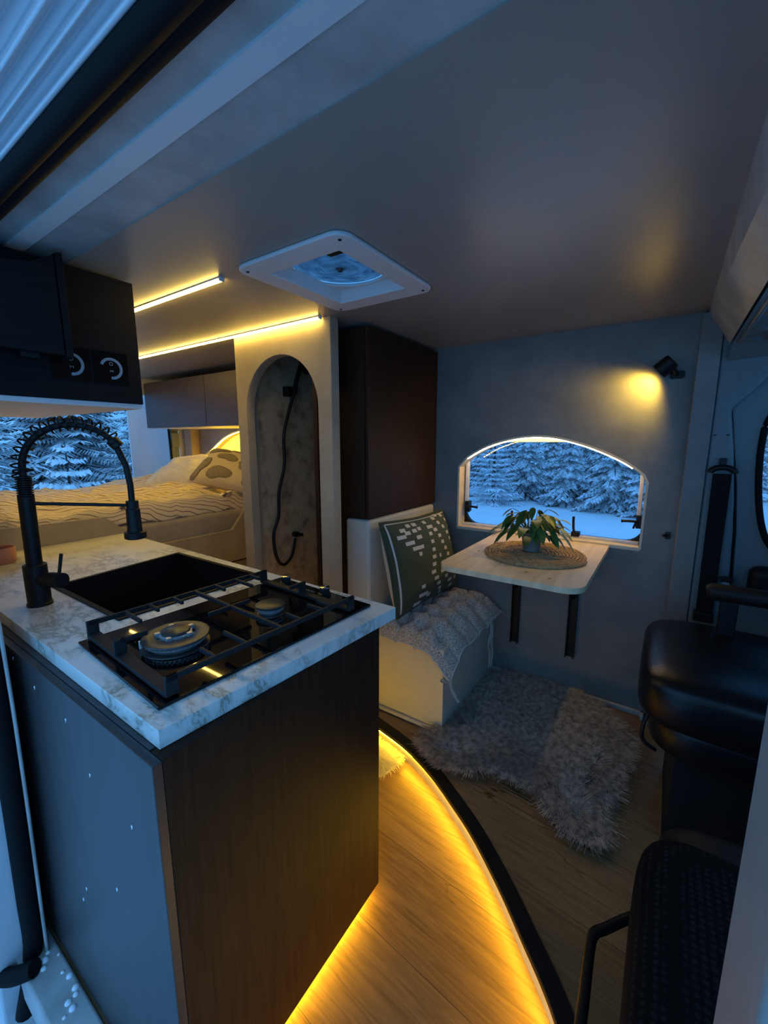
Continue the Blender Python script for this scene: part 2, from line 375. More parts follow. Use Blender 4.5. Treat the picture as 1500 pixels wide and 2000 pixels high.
def plate(outer, holes, mapf, d0, d1):
    """flat plate with holes, in-plane coordinates mapped by mapf(a, b, depth)"""
    bm = bmesh.new(); edges = []
    for lp in [outer] + holes:
        vs = [bm.verts.new((p[0], p[1], 0)) for p in lp]
        for i in range(len(vs)): edges.append(bm.edges.new((vs[i], vs[(i + 1) % len(vs)])))
    bmesh.ops.triangle_fill(bm, use_beauty=True, use_dissolve=False, edges=edges)
    bm.verts.index_update(); bm.faces.ensure_lookup_table()
    mb = MB(); P = [(v.co.x, v.co.y) for v in bm.verts]; n = len(P)
    vs = [mapf(a, b, d0) for a, b in P] + [mapf(a, b, d1) for a, b in P]
    fs = []
    for f in bm.faces:
        idx = [v.index for v in f.verts]; fs.append(tuple(idx)); fs.append(tuple(i + n for i in idx[::-1]))
    for e in bm.edges:
        if len(e.link_faces) == 1:
            a, b = e.verts[0].index, e.verts[1].index; fs.append((a, b, b + n, a + n))
    bm.free()
    mb.add(vs, fs); return mb
XZ = lambda a, b, d: (a, d, b)
XY = lambda a, b, d: (a, b, d)
YZ = lambda a, b, d: (d, a, b)
def rect(a0, a1, b0, b1): return [(a0, b0), (a1, b0), (a1, b1), (a0, b1)]
def rrect(a0, a1, b0, b1, r, n=6):
    out = []
    for (cx, cy, st) in ((a1 - r, b0 + r, -90), (a1 - r, b1 - r, 0), (a0 + r, b1 - r, 90), (a0 + r, b0 + r, 180)):
        for k in range(n + 1):
            a = R(st + 90 * k / n); out.append((cx + r * math.cos(a), cy + r * math.sin(a)))
    return out
def offset_poly(poly, d):
    n = len(poly); ar = sum(poly[i][0] * poly[(i + 1) % n][1] - poly[(i + 1) % n][0] * poly[i][1] for i in range(n)); sg = 1 if ar > 0 else -1
    out = []
    for i in range(n):
        p0 = Vector(poly[i - 1]); p1 = Vector(poly[i]); p2 = Vector(poly[(i + 1) % n])
        a = (p1 - p0).normalized(); b = (p2 - p1).normalized(); t = (a + b).normalized()
        nn = Vector((t.y, -t.x)) * sg; k = max(0.5, nn.dot(Vector((a.y, -a.x)) * sg)); q = p1 + nn * d / k; out.append((q.x, q.y))
    return out
def smooth_path(pts, k=6):
    pts = [Vector(p) for p in pts]; out = []
    for i in range(len(pts) - 1):
        p0 = pts[max(i - 1, 0)]; p1 = pts[i]; p2 = pts[i + 1]; p3 = pts[min(i + 2, len(pts) - 1)]
        for j in range(k):
            t = j / k
            out.append(0.5 * ((2 * p1) + (p2 - p0) * t + (2 * p0 - 5 * p1 + 4 * p2 - p3) * t * t + (3 * p1 - p0 - 3 * p2 + p3) * t ** 3))
    out.append(pts[-1]); return out

# ================================================================ STRUCTURE
CZ = 1.85
# lower floor (aisle) and raised dining platform with curved step
struct(MB().box(-3.6, 0.10, 0.20, 2.2, -0.06, 0.0).build('floor', M['floor'], origin=(0, 0, 0)))
curve = [(-1.40, 1.45), (-1.15, 1.43), (-0.98, 1.395), (-0.80, 1.352), (-0.65, 1.288), (-0.52, 1.210), (-0.42, 1.143), (-0.324, 1.064), (-0.25, 0.996), (-0.19, 0.936), (-0.122, 0.868), (-0.072, 0.806), (-0.02, 0.72), (0.02, 0.60), (0.045, 0.45), (0.055, 0.27)]
C3 = smooth_path([(a, b, 0) for a, b in curve], 4)
plat = [(p.x, p.y) for p in C3] + [(1.2, 0.27), (1.2, 2.2), (-1.40, 2.2)]
struct(plate(plat, [], XY, 0.066, 0.074).build('floor_platform', M['floor'], origin=(0.13, 0.07, 0)))
nrm = []
for i, p in enumerate(C3):
    t = (C3[min(i + 1, len(C3) - 1)] - C3[max(i - 1, 0)]).normalized(); nrm.append(Vector((t.y, -t.x, 0)) * (1 if (t.y * -1 - t.x * 1) > 0 else 1))
# normal pointing to the lower floor (towards -x, -y)
nrm = [n if (n.x + n.y) < 0 else -n for n in nrm]
def ribbon(prof):
    """sweep a closed profile of (outward offset, z) along the step curve"""
    mb = MB(); k = len(prof); vs = []
    for p, n in zip(C3, nrm):
        for (o, z) in prof: q = p + n * o; vs.append((q.x, q.y, z))
    fs = []
    for i in range(len(C3) - 1):
        for j in range(k): l = (j + 1) % k; fs.append((i * k + j, i * k + l, (i + 1) * k + l, (i + 1) * k + j))
    return mb.add(vs, fs)
struct(ribbon([(0, 0.0), (0, 0.066), (-0.02, 0.066), (-0.02, 0.0)]).build('wall_step', M['cream']))
struct(ribbon([(-0.034, 0.074), (-0.034, 0.079), (0.010, 0.079), (0.012, 0.077), (0.012, 0.0625), (0.009, 0.0625), (0.009, 0.074)]).build('trim_1', M['black_soft']))
tag(ribbon([(0.0005, 0.0505), (0.0005, 0.0565), (0.003, 0.0565), (0.003, 0.0505)]).build('led_strip', M['led_step']), 'glowing warm light strip curving under the black nosing of the floor step', 'light strip')

# far wall with the arched window opening and the bed window opening
WIN = [(-0.959, 0.872), (-0.069, 0.872), (-0.066, 1.172), (-0.082, 1.204), (-0.141, 1.249), (-0.214, 1.288), (-0.312, 1.329), (-0.426, 1.362), (-0.517, 1.375), (-0.608, 1.373), (-0.711, 1.355), (-0.82, 1.318), (-0.914, 1.264), (-0.960, 1.212)]
def arc_fine(poly, i0, i1, k=4):
    mid = smooth_path([(a, b, 0) for a, b in poly[i0:i1 + 1]], k); return poly[:i0] + [(p.x, p.y) for p in mid] + poly[i1 + 1:]
WINF = arc_fine(WIN, 3, 12)
BWIN = [(-3.40, 1.06), (-2.12, 1.06), (-2.12, 1.212), (-2.24, 1.271), (-2.44, 1.38), (-2.62, 1.43), (-2.76, 1.445), (-2.90, 1.43), (-3.08, 1.38), (-3.28, 1.271), (-3.40, 1.212)]
BWINF = arc_fine(BWIN, 3, 9)
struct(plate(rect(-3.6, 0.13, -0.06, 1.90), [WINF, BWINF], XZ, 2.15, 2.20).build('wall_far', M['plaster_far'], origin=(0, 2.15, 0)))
# ceiling with the roof vent cutout
VX0, VX1, VY0, VY1 = -1.098, -0.688, 0.832, 1.312
struct(plate(rect(-3.6, 0.078, 0.553, 2.2), [rect(VX0 + .05, VX1 - .05, VY0 + .05, VY1 - .05)], XY, CZ, CZ + 0.04).build('ceiling', M['plaster_ceil'], origin=(0, 0, CZ)))
# sloping beam over the door, with the flush light channel
def xsweep(prof, x0, x1):
    mb = MB(); k = len(prof)
    vs = [(x0, y, z) for y, z in prof] + [(x1, y, z) for y, z in prof]
    return mb.add(vs, [tuple(range(k))[::-1], tuple(range(k, 2 * k))] + [(i, (i + 1) % k, k + (i + 1) % k, k + i) for i in range(k)])
B0 = (0.555, 1.853); B1 = (0.362, 1.857)
def bp_(t, d=0.0): return (B0[0] + (B1[0] - B0[0]) * t, B0[1] + (B1[1] - B0[1]) * t - d)
struct(xsweep([bp_(0), bp_(1), (0.362, 1.89), (0.555, 1.89)], -3.6, 0.12).build('trim_2', M['plaster'], origin=(0, 0.4, 1.8)))
tag(xsweep([(0.460, 1.851), (0.422, 1.851), (0.422, 1.862), (0.460, 1.862)], -1.50, 0.07).build('led_channel', M['white']), 'unlit white light channel running along the ceiling beam above the door', 'light channel')
# door header: double rubber seal and ribbed body metal
d1 = thing('door_1', 'sliding door surround', 'door', (-0.6, 0.25, 1.75)); del d1['label']; del d1['category']; d1['kind'] = 'structure'
sl = MB()
for (y, z, r) in ((0.352, 1.848, 0.017), (0.323, 1.838, 0.019)):
    sl.tube([(-1.50, y, z), (0.25, y, z)], r, 14)
sl.tube(smooth_path([(-1.44, 0.32, 1.83), (-1.51, 0.30, 1.80), (-1.535, 0.28, 1.70), (-1.54, 0.27, 1.6)], 6), 0.020, 12)
sl.build('seal', M['rubber'], d1, smooth=True)
hd = [(a * (z - 1.35), z) for a, z in ((.640, 1.865), (.632, 1.846), (.618, 1.838), (.604, 1.842), (.598, 1.856), (.580, 1.862), (.574, 1.852), (.562, 1.846), (.551, 1.852), (.545, 1.866), (.522, 1.870), (.516, 1.858), (.504, 1.854), (.492, 1.860), (.486, 1.874), (.462, 1.878), (.454, 1.868), (.440, 1.866), (.42, 1.885), (.30, 1.90), (.25, 1.96), (.64, 1.96))]
xsweep(hd, -2.4, 0.4).build('header_rail', M['white_paint'], d1, bevel=0.0025)
# body side beyond the door edge, rear corner, sill and the lower rubber seal
body = [(-3.7, -0.45), (-1.33, -0.45), (-1.285, 0.05), (-1.270, 0.20), (-1.245, 0.46), (-1.230, 0.72), (-1.230, 1.00), (-1.30, 1.36), (-1.46, 1.66), (-1.52, 1.80), (-1.52, 1.92), (-3.7, 1.92)]
struct(plate(body, [], XZ, 0.14, 0.235).build('wall_near', M['white_paint'], bevel=0.01))
seal = smooth_path([(-1.215, 0.215, 1.02), (-1.212, 0.215, 0.88), (-1.212, 0.215, 0.72), (-1.228, 0.215, 0.46), (-1.252, 0.215, 0.20), (-1.264, 0.215, 0.06), (-1.275, 0.20, -0.06), (-1.285, 0.18, -0.16)], 5)
MB().tube([(p.x, p.y, p.z) for p in seal], 0.021, 12).build('edge_seal', M['rubber'], d1, smooth=True)
MB().tube([(p.x + 0.022, 0.235, p.z) for p in seal], 0.004, 8).build('edge_strip', M['plaster'], d1, smooth=True)
MB().tube(smooth_path([(-1.50, 0.10, -0.06), (-1.40, 0.13, -0.05), (-1.27, 0.16, 0.0), (-1.21, 0.20, 0.03)], 5), 0.02, 10).build('lower_seal', M['rubber'], d1, smooth=True)
struct(MB().box(-1.32, 0.10, 0.18, 0.258, -0.10, 0.012).build('trim_3', M['plaster'], bevel=0.008))
struct(MB().box(-1.30, 0.10, 0.06, 0.18, -0.34, -0.28).build('trim_4', M['black_soft'], bevel=0.006))
sn = MB(); rs_ = random.Random(5)
for i in range(26):
    x = rs_.uniform(-1.24, -.72); y = rs_.uniform(.20, .25); q = rs_.uniform(.003, .008)
    sn.lathe([(q * 1.2, .0118), (q, .0118 + q * .5), (q * .5, .0118 + q * .8), (.0004, .0118 + q * .85)], (x, y, 0), 9)
o = sn.build('sill_snow', M['snow'], smooth=True); o['kind'] = 'stuff'; o['label'] = 'crumbs of snow scattered along the door sill'; o['category'] = 'snow'
# front post of the door opening, right beside the camera
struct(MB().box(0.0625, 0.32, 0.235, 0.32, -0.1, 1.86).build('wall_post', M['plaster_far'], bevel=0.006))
# rear wall with the open back door
struct(plate(rect(0.14, 2.2, -0.1, 1.9), [rect(0.34, 2.04, 0.55, 1.72)], YZ, -3.62, -3.56).build('wall_rear', M['white_paint'], origin=(-3.6, 0, 0)))
d2 = thing('door_2', 'x', 'x', (-3.55, 1.9, 0.6)); del d2['label']; del d2['category']; d2['kind'] = 'structure'
MB().prism([(-4.06, 1.86), (-3.93, 2.16), (-3.965, 2.175), (-4.095, 1.875)], XY, 0.5, 2.0).build('inner_panel', M['white_paint'], d2, bevel=0.012)
MB().tube(smooth_path([(-3.51, 1.915, 1.62), (-3.51, 1.925, 1.5), (-3.51, 1.935, 1.2), (-3.51, 1.925, 0.9)], 5), 0.010, 8).build('seal', M['rubber'], d2, smooth=True)
MB().box(-3.555, -3.53, 1.94, 2.02, 0.6, 1.72).box(-3.53, -3.50, 1.945, 2.01, 1.30, 1.42).box(-3.53, -3.50, 1.945, 2.01, 1.44, 1.56).build('hinge_plate', M['cab_trim'], d2, bevel=0.005)
struct(MB().box(-3.53, -3.43, 2.075, 2.15, 0.6, 1.72).build('trim_5', M['beige_wall']))
# panels beside the far wall
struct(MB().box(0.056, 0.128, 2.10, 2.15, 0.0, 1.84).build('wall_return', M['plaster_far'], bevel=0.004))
mbm = MB(); ys = [0.3, 0.6, 0.96, 1.3, 1.6, 1.9, 2.2]; zb = [1.66, 1.69, 1.735, 1.772, 1.80, 1.815, 1.825]; vs = []
for y, z in zip(ys, zb): vs += [(0.074, y, 1.86), (0.085, y, z), (0.150, y, 1.715 if z > 1.73 else 1.70), (0.150, y, 1.86)]
fs = []
for i in range(len(ys) - 1):
    for j in range(4): l = (j + 1) % 4; fs.append((i * 4 + j, i * 4 + l, i * 4 + 4 + l, i * 4 + 4 + j))
mbm.add(vs, fs); struct(mbm.build('trim_6', M['plaster']))
# baseboards
struct(MB().box(-0.715, 0.015, 2.132, 2.15, 0.074, 0.098).box(0.0, 0.015, 2.10, 2.15, 0.074, 0.098).box(0.015, 0.13, 2.082, 2.10, 0.074, 0.098).build('baseboard_far', M['plaster'], bevel=0.003))
struct(MB().tube([(-1.30, 1.497, 0.083), (-0.705, 1.497, 0.083)], 0.011, 10).build('baseboard_bench', M['plaster'], smooth=True))

# ---------------------------------------------------------------- arched window
w1 = thing('window_1', 'x', 'x', (-0.51, 2.17, 0.87)); del w1['label']; del w1['category']; w1['kind'] = 'structure'
plate(offset_poly(WINF, 0.004), [offset_poly(WINF, -0.006)], XZ, 2.148, 2.25).build('reveal', M['pine_trim'], w1)
MB().box(-0.958, -0.07, 2.10 + .045, 2.25, 0.862, 0.876).build('sill', M['pine_trim'], w1)
fr_o = rrect(-1.03, 0.0, 0.83, 1.50, 0.09, 8); fr_i = rrect(-0.965 + .02, -0.064 - .005, 0.885, 1.44, 0.075, 8)
plate(fr_o, [fr_i], XZ, 2.235, 2.262).build('outer_frame', M['black'], w1, bevel=0.004)
MB().box(-0.945, -0.927, 2.212, 2.234, 0.975, 1.42).build('guide_rail', M['white'], w1, bevel=0.003)
MB().box(-0.098, -0.082, 2.212, 2.234, 0.985, 1.42).build('guide_rail', M['white'], w1, bevel=0.003)
st = MB().box(-0.952, -0.08, 2.200, 2.234, 0.876, 0.888)
for k in range(110): st.box(-0.948 + k * 0.0079, -0.948 + k * 0.0079 + 0.004, 2.197, 2.2005, 0.878, 0.887)
st.build('blind_box', M['white'], w1)
MB().box(-0.952, -0.08, 2.200, 2.234, 1.346, 1.42).build('blind_rail', M['blind'], w1, bevel=0.004)
plate(fr_o, [], XZ, 2.272, 2.277).build('pane', M['pane'], w1)
def latch(p, up):
    mb = MB(); x, z = p
    if up:
        mb.box(x - .016, x + .022, 2.195, 2.235, z - .012, z + .012)
        mb.tube(smooth_path([(x, 2.2, z), (x - .004, 2.185, z + .03), (x - .006, 2.18, z + .07), (x - .006, 2.178, z + .092)], 4), [.006] * 4 + [.006] * 8 + [.008], 10)
    else:
        s = up is None and -1 or 1
        mb.box(x - .012, x + .012, 2.195, 2.24, z - .03, z + .03)
        mb.tube(smooth_path([(x, 2.2, z), (x + s * .03, 2.185, z + .004), (x + s * .07, 2.18, z + .002)], 4), [.006] * 8 + [.009], 10)
        mb.tube([(x + s * .012, 2.19, z - .002), (x + s * .02, 2.185, z - .03)], .005, 8)
    return mb
for p, up in (((-0.925, 0.985), False), ((-0.655, 0.895), True), ((-0.352, 0.895), True), ((-0.085, 0.985), None)):
    latch(p, up).build('latch', M['black'], w1, bevel=0.003)
arcp = [(p[0], 2.158, p[1] - 0.0) for p in offset_poly(WINF, -0.009)][3:-1]
mbl = MB(); vs = []
inn = offset_poly(WINF, -0.0065); inn2 = offset_poly(WINF, -0.0105)
ia = [i for i, p in enumerate(WINF) if p[1] > 1.225]
for i in ia:
    for (pp, y) in ((inn, 2.152), (inn, 2.163), (inn2, 2.163), (inn2, 2.152)): vs.append((pp[i][0], y, pp[i][1]))
fs = []
for i in range(len(ia) - 1):
    for j in range(4): l = (j + 1) % 4; fs.append((i * 4 + j, i * 4 + l, i * 4 + 4 + l, i * 4 + 4 + j))
tag(mbl.add(vs, fs).build('led_strip', M['led_arch']), 'warm light strip curving along the arched top of the dinette window', 'light strip')

# bed side window: cream blind with hidden strip light
w2 = thing('window_2', 'x', 'x', (-2.76, 2.2, 1.06)); del w2['label']; del w2['category']; w2['kind'] = 'structure'
plate(offset_poly(BWINF, 0.004), [offset_poly(BWINF, -0.006)], XZ, 2.148, 2.26).build('reveal', M['cream'], w2)
MB().box(-3.46, -2.06, 2.225, 2.24, 1.0, 1.5).build('blind', M['blind'], w2)
MB().box(-3.46, -2.06, 2.26, 2.27, 1.0, 1.5).build('frame', M['black'], w2)
b1 = offset_poly(BWINF, -0.0065); b2 = offset_poly(BWINF, -0.009); vs = []; ib = [i for i, p in enumerate(BWINF) if p[1] > 1.25]
for i in ib:
    for (pp, y) in ((b1, 2.157), (b1, 2.165), (b2, 2.165), (b2, 2.157)): vs.append((pp[i][0], y, pp[i][1]))
fs = []
for i in range(len(ib) - 1):
    for j in range(4): l = (j + 1) % 4; fs.append((i * 4 + j, i * 4 + l, i * 4 + 4 + l, i * 4 + 4 + j))
tag(MB().add(vs, fs).build('led_strip', M['led_bed']), 'warm light strip inside the arched niche behind the bed pillows', 'light strip')

# ---------------------------------------------------------------- shower partition
arch = [(-1.258, -0.02), (-1.258, 1.496)] + [(-1.4945 + 0.2365 * math.cos(R(a)), 1.496 + 0.237 * math.sin(R(a))) for a in range(8, 180, 8)] + [(-1.731, 1.496), (-1.731, -0.02)]
sp = [(-1.80, 0.0), (-1.731, 0.0), (-1.731, 1.496)] + [(-1.4945 + 0.2365 * math.cos(R(a)), 1.496 + 0.237 * math.sin(R(a))) for a in range(176, 0, -8)] + [(-1.258, 1.496), (-1.258, 0.0), (-1.18, 0.0), (-1.18, CZ), (-1.80, CZ)]
struct(plate(sp, [], XZ, 1.348, 1.398).build('wall_shower', M['beige_wall'], bevel=0.003))
struct(MB().box(-1.80, -1.765, 1.398, 2.15, 0, CZ).build('wall_shower_left', M['beige_wall']))
struct(MB().box(-1.765, -1.755, 1.43, 2.15, 0, CZ).build('wall_shower_lining', M['marble_dark'], origin=(-1.76, 0.3, 0)))
struct(MB().box(-1.765, -1.748, 1.398, 1.43, 0, CZ).build('trim_7', M['beige_wall']))
struct(MB().box(-1.335, -1.312, 1.398, 2.15, 0, CZ).build('wall_shower_right', M['wood_dark']))
struct(MB().box(-1.312, -1.245, 1.50, 1.53, 0, 1.0).build('wall_recess', M['wood_dark']))

# ================================================================ KITCHEN
k = thing('kitchen_cabinet', 'dark brown wooden kitchen base cabinet standing by the open side door', 'cabinet', (-1.4, 0.6, 0.0))
MB().box(-2.18, -0.645, 0.30, 0.84, 0.08, 0.69).box(-2.18, -1.68, 0.30, 0.84, 0.69, 0.858).box(-1.08, -0.645, 0.30, 0.84, 0.69, 0.858).box(-1.68, -1.08, 0.30, 0.42, 0.69, 0.858).build('carcass', M['wood_dark'], k)
plate([(0.2785, 0.03), (0.862, 0.03), (0.868, 0.8615), (0.2785, 0.8615)], [], YZ, -0.640, -0.606).build('end_panel', M['wood_dark'], k, bevel=0.0015)
o = MB().box(-1.66, -0.606, 0.262, 0.278, 0.012, 0.8605).build('side_panel', M['wood_side'], k, bevel=0.0015); o['label'] = 'smoked blue-grey side panel with snow specks'
MB().box(-1.66, -0.645, 0.2785, 0.315, 0.78, 0.8612).build('top_rail', M['wood_side'], k)
sk = MB()
for (x, z) in ((-.95, .80), (-1.12, .81), (-.86, .72), (-.70, .70), (-1.25, .84), (-.97, .38), (-1.0, .33), (-.68, .12), (-.80, .50)):
    sk.lathe([(0.0004, -.0012), (.0022, -.0008), (.0028, 0)], (x, .2617, z), 8, 'y'); sk.lathe([(0.0004, -.001), (.0014, 0)], (x - .001, .2617, z - .005), 6, 'y')
s_ = sk.build('snow_speck', M['snow'], k); s_['kind'] = 'stuff'
MB().box(-0.655, -0.645, 0.30, 0.84, 0.020, 0.028).build('toe_light', M['led_step'], k)
MB().box(-2.10, -0.70, 0.851, 0.855, 0.060, 0.070).build('aisle_light', M['led_toe'], k)
MB().box(-2.18, -0.645, 0.841, 0.862, 0.072, 0.70).build('front_panel', M['wood_dark'], k)
MB().box(-2.16, -0.66, 0.32, 0.82, 0.0, 0.08).build('plinth', M['black_soft'], k)

SINK = [(-1.575, 0.445), (-1.125, 0.445), (-1.105, 0.895), (-1.635, 0.895)]
TOP = [(-2.225, 0.30), (-0.630, 0.287), (-0.588, 0.922), (-2.225, 0.955)]
ct = plate(TOP, [offset_poly(SINK, -0.008)], XY, 0.862, 0.896).build('countertop', M['marble'], bevel=0.0015, origin=(0, 0, 0))
tag(ct, 'white marbled kitchen countertop with a dark sink cut into it', 'countertop')

sk = thing('kitchen_sink', 'square black sink sunk into the marbled countertop behind the hob', 'sink', (-1.36, 0.67, 0.72))
q0 = SINK; q1 = offset_poly(SINK, -0.014); q2 = offset_poly(SINK, -0.022)
mb = MB(); vs = []
for (q, z) in ((q0, .8965), (q0, .900), (q1, .900), (q1, .89), (q2, .72), (offset_poly(SINK, -0.10), .712)): vs += [(a, b, z) for a, b in q]
fs = []
for i in range(5):
    for j in range(4): l = (j + 1) % 4; fs.append((i * 4 + j, i * 4 + l, i * 4 + 4 + l, i * 4 + 4 + j))
fs.append((20, 21, 22, 23)); mb.add(vs, fs).build('basin', M['granite'], sk)
MB().lathe([(0.04, .7125), (.042, .715), (.03, .7155), (.028, .7128)], (-1.36, .67, 0), 24).build('drain', M['black'], sk, smooth=True)

# tap
tp = thing('kitchen_tap', 'tall matte black spring neck tap beside the sink', 'tap', (-1.436, 0.373, 0.896))
bx, by = -1.430, 0.374
MB().lathe([(.030, .896), (.030, .903), (.0275, .905), (.0275, 1.012), (.025, 1.014)], (bx, by, 0), 32).build('base', M['black'], tp, bevel=0)
dx = Vector((0.125, 0.222, 0)).normalized()
top = Vector((bx + 0.008, by, 0))
MB().tube([(bx, by, 1.01), (bx + .004, by, 1.10), (bx + .010, by, 1.205)], .0185, 28).build('post', M['black'], tp, smooth=True)
rg = MB()
for i in range(9): rg.lathe([(.012, 1.205 + i * .006), (.0185, 1.2065 + i * .006), (.0185, 1.2095 + i * .006), (.012, 1.211 + i * .006)], (bx + .010 + i * .0003, by, 0), 20)
rg.build('ribbed_collar', M['black'], tp)
A = Vector((bx + .013, by, 1.255)); RR = 0.118; cen = A + dx * RR
hp = [A + Vector((0, 0, 0)), A + Vector((0, 0, .02))]
for a in range(180, 24, -8): hp.append(cen + Vector((0, 0, .022)) + dx * RR * math.cos(R(a)) + Vector((0, 0, RR * math.sin(R(a)))))
hp = hp[:-1]; last = hp[-1]
H0 = cen + dx * (RR + .006); headtop = Vector((H0.x, H0.y, 1.178))
hose = hp + [cen + dx * (RR + .0) + Vector((0, 0, .025)), Vector((H0.x, H0.y, 1.225)), headtop]
MB().tube(hose, .0085, 14).build('hose', M['black_soft'], tp, smooth=True)
coil = []; path = smooth_path(hp, 10); NC = 17; N = len(path) * 3
for i in range(N):
    f = i / (N - 1) * (len(path) - 1); a = int(f); fr = f - a; p = path[a].lerp(path[min(a + 1, len(path) - 1)], fr)
    t = (path[min(a + 1, len(path) - 1)] - path[max(a - 1, 0)]).normalized(); side = dx.cross(Vector((0, 0, 1))); up = side.cross(t).normalized()
    ang = 2 * PI * NC * i / (N - 1); coil.append(p + (side * math.cos(ang) + up * math.sin(ang)) * .0185 + up * .004)
MB().tube(coil, .0025, 6).build('spring', M['black'], tp, smooth=True)
e0 = path[-1]; e1 = path[-4]; td = (e0 - e1).normalized()
MB().tube([e0 - td * .012, e0 - td * .010, e0 + td * .014, e0 + td * .016], [.012, .0165, .0165, .012], 20).build('end_collar', M['black'], tp, smooth=False)
hc = (H0.x, H0.y, 0)
MB().lathe([(.012, 1.178), (.0165, 1.177), (.0165, 1.155), (.0185, 1.153), (.0195, 1.095), (.021, 1.085), (.029, 1.083), (.029, 1.066), (.024, 1.063)], hc, 28).build('spray_head', M['black'], tp)
MB().cyl((H0.x, H0.y, 1.178), (H0.x, H0.y, 1.186), .0075, seg=16).build('ferrule', M['alu'], tp)
MB().tube([(bx + .012, by, 1.185), tuple(Vector((H0.x, H0.y, 1.165)) - dx * .015)], .0048, 10).build('support_arm', M['black'], tp, smooth=True)
hx = Vector((0.92, 0.38, 0)).normalized(); hb = Vector((bx, by, .972))
MB().tube([hb + hx * .02, hb + hx * .052, hb + hx * .053, hb + hx * .088], [.0195, .0195, .021, .021], 24).build('valve', M['black'], tp)
MB().tube([hb + hx * .075, hb + hx * .075 + Vector((.012, .01, .075))], .0042, 10).build('lever', M['black'], tp, smooth=True)

# hob (modelled straight, then turned slightly like in the worktop)
hob = thing('gas_hob', 'black glass two-burner gas hob with cast iron grates set in the countertop', 'hob', (-0.856, 0.610, 0.896))
hob.rotation_euler = (0, 0, R(-3.2))
hx0, hx1, hy0, hy1 = -0.856 - .1935, -0.856 + .1935, 0.610 - .2865, 0.610 + .2865
MB().box(hx0, hx1, hy0, hy1, .8965, .9035).build('glass_plate', M['glassblack'], hob, bevel=0.002)
ez = .9035
def burner(c, r, rings, nm):
    b = MB().lathe([(r * 1.0, ez), (r * .98, ez + .0016), (r * .78, ez + .0023), (r * .76, ez + .0078)], (c[0], c[1], 0), 40).build(nm, M['cap'], hob)
    n = 40; teeth = MB()
    teeth.lathe([(r * .80, ez + .0062), (r * .86, ez + .0094), (r * .86, ez + .0172), (r * .80, ez + .0187)], (c[0], c[1], 0), 40)
    for q in range(n):
        a = 2 * PI * q / n; x = c[0] + r * .885 * math.cos(a); y = c[1] + r * .885 * math.sin(a); teeth.box(x - .0022, x + .0022, y - .0022, y + .0022, ez + .0125, ez + .0187)
    teeth.build('flame_ring', M['alu'], b)
    if rings:
        MB().lathe([(r * .55, ez + .0187), (r * .96, ez + .0187), (r, ez + .0211), (r * .98, ez + .0242), (r * .60, ez + .0265), (r * .55, ez + .0234)], (c[0], c[1], 0), 48, cap=False).build('outer_cap', M['cap'], b, smooth=True)
        cr = MB().lathe([(r * .44, ez + .0203), (r * .48, ez + .0234), (r * .48, ez + .0281), (r * .42, ez + .0296)], (c[0], c[1], 0), 32)
        for q in range(5):
            a = 2 * PI * q / 5 + .4; x = c[0] + r * .52 * math.cos(a); y = c[1] + r * .52 * math.sin(a); cr.box(x - .005, x + .005, y - .005, y + .005, ez + .0218, ez + .0320)
        cr.build('crown', M['alu'], b)
        MB().lathe([(r * .02, ez + .0367), (r * .38, ez + .0359), (r * .43, ez + .0335), (r * .43, ez + .0304), (r * .36, ez + .0289)], (c[0], c[1], 0), 32).build('centre_cap', M['cap'], b, smooth=True)
        for q in (2.9, 3.5): x = c[0] + r * 1.02 * math.cos(q + .6); y = c[1] + r * 1.02 * math.sin(q + .6); MB().cyl((x, y, ez), (x, y, ez + .0172), .0035, seg=12).build('spark_pin', M['white'], b)
    else:
        MB().lathe([(r * .9, ez + .0187), (r * 1.06, ez + .0203), (r * 1.06, ez + .0242), (r * .98, ez + .0265), (r * .05, ez + .0273)], (c[0], c[1], 0), 40).build('outer_cap', M['cap'], b, smooth=True)
    return b
burner((-0.862, 0.455), .070, True, 'large_burner')
burner((-0.835, 0.690), .036, False, 'small_burner')
gz = .946
g = MB(); gx0, gx1, gy0, gy1 = hx0 + .006, hx1 - .010, hy0 + .030, hy0 + .500
g.bar((gx0, gy0, ez + .012), (gx1, gy0, ez + .012), .026, .009)
g.bar((gx0, gy1, ez + .012), (gx1, gy1, ez + .012), .022, .009)
def leg(x, y, w=.008, d=.024): g.box(x - w / 2, x + w / 2, y - d / 2, y + d / 2, ez + .004, gz)
def legx(x, y, w=.024, d=.008): g.box(x - w / 2, x + w / 2, y - d / 2, y + d / 2, ez + .004, gz)
for x in (gx0, gx1):
    leg(x, gy0); leg(x, gy1); g.bar((x, gy0 - .010, gz), (x, gy1 + .010, gz), .008, .012)
gm = (gy0 + gy1) / 2 + .01
g.bar((gx0, gm, gz), (gx1, gm, gz), .008, .011)
for y in (gy0 + .07, gy0 + .125, gm - .06, gm + .06, gm + .125, gy1 - .05):
    g.bar((gx0, y, gz), (gx0 + (.05 if int(y * 100) % 2 else .085), y, gz), .007, .010)
for y in (gy0 + .085, gy0 + .155, gm + .055, gm + .125, gy1 - .07):
    g.bar((gx1, y, gz), (gx1 - (.055 if y != gy0 + .155 else .085), y, gz), .007, .010)
cx_ = -0.872
leg(cx_ - .02, gy0); g.bar((cx_ - .02, gy0, gz), (cx_ - .02, gy0 + .055, gz), .008, .011)
leg(cx_ + .01, gy1); g.bar((cx_ + .01, gy1, gz), (cx_ + .01, gy1 - .045, gz), .008, .011)
g.bar((cx_, gm - .06, gz), (cx_, gm + .055, gz), .008, .011)
g.build('pan_grate', M['iron'], hob, bevel=0.0018)
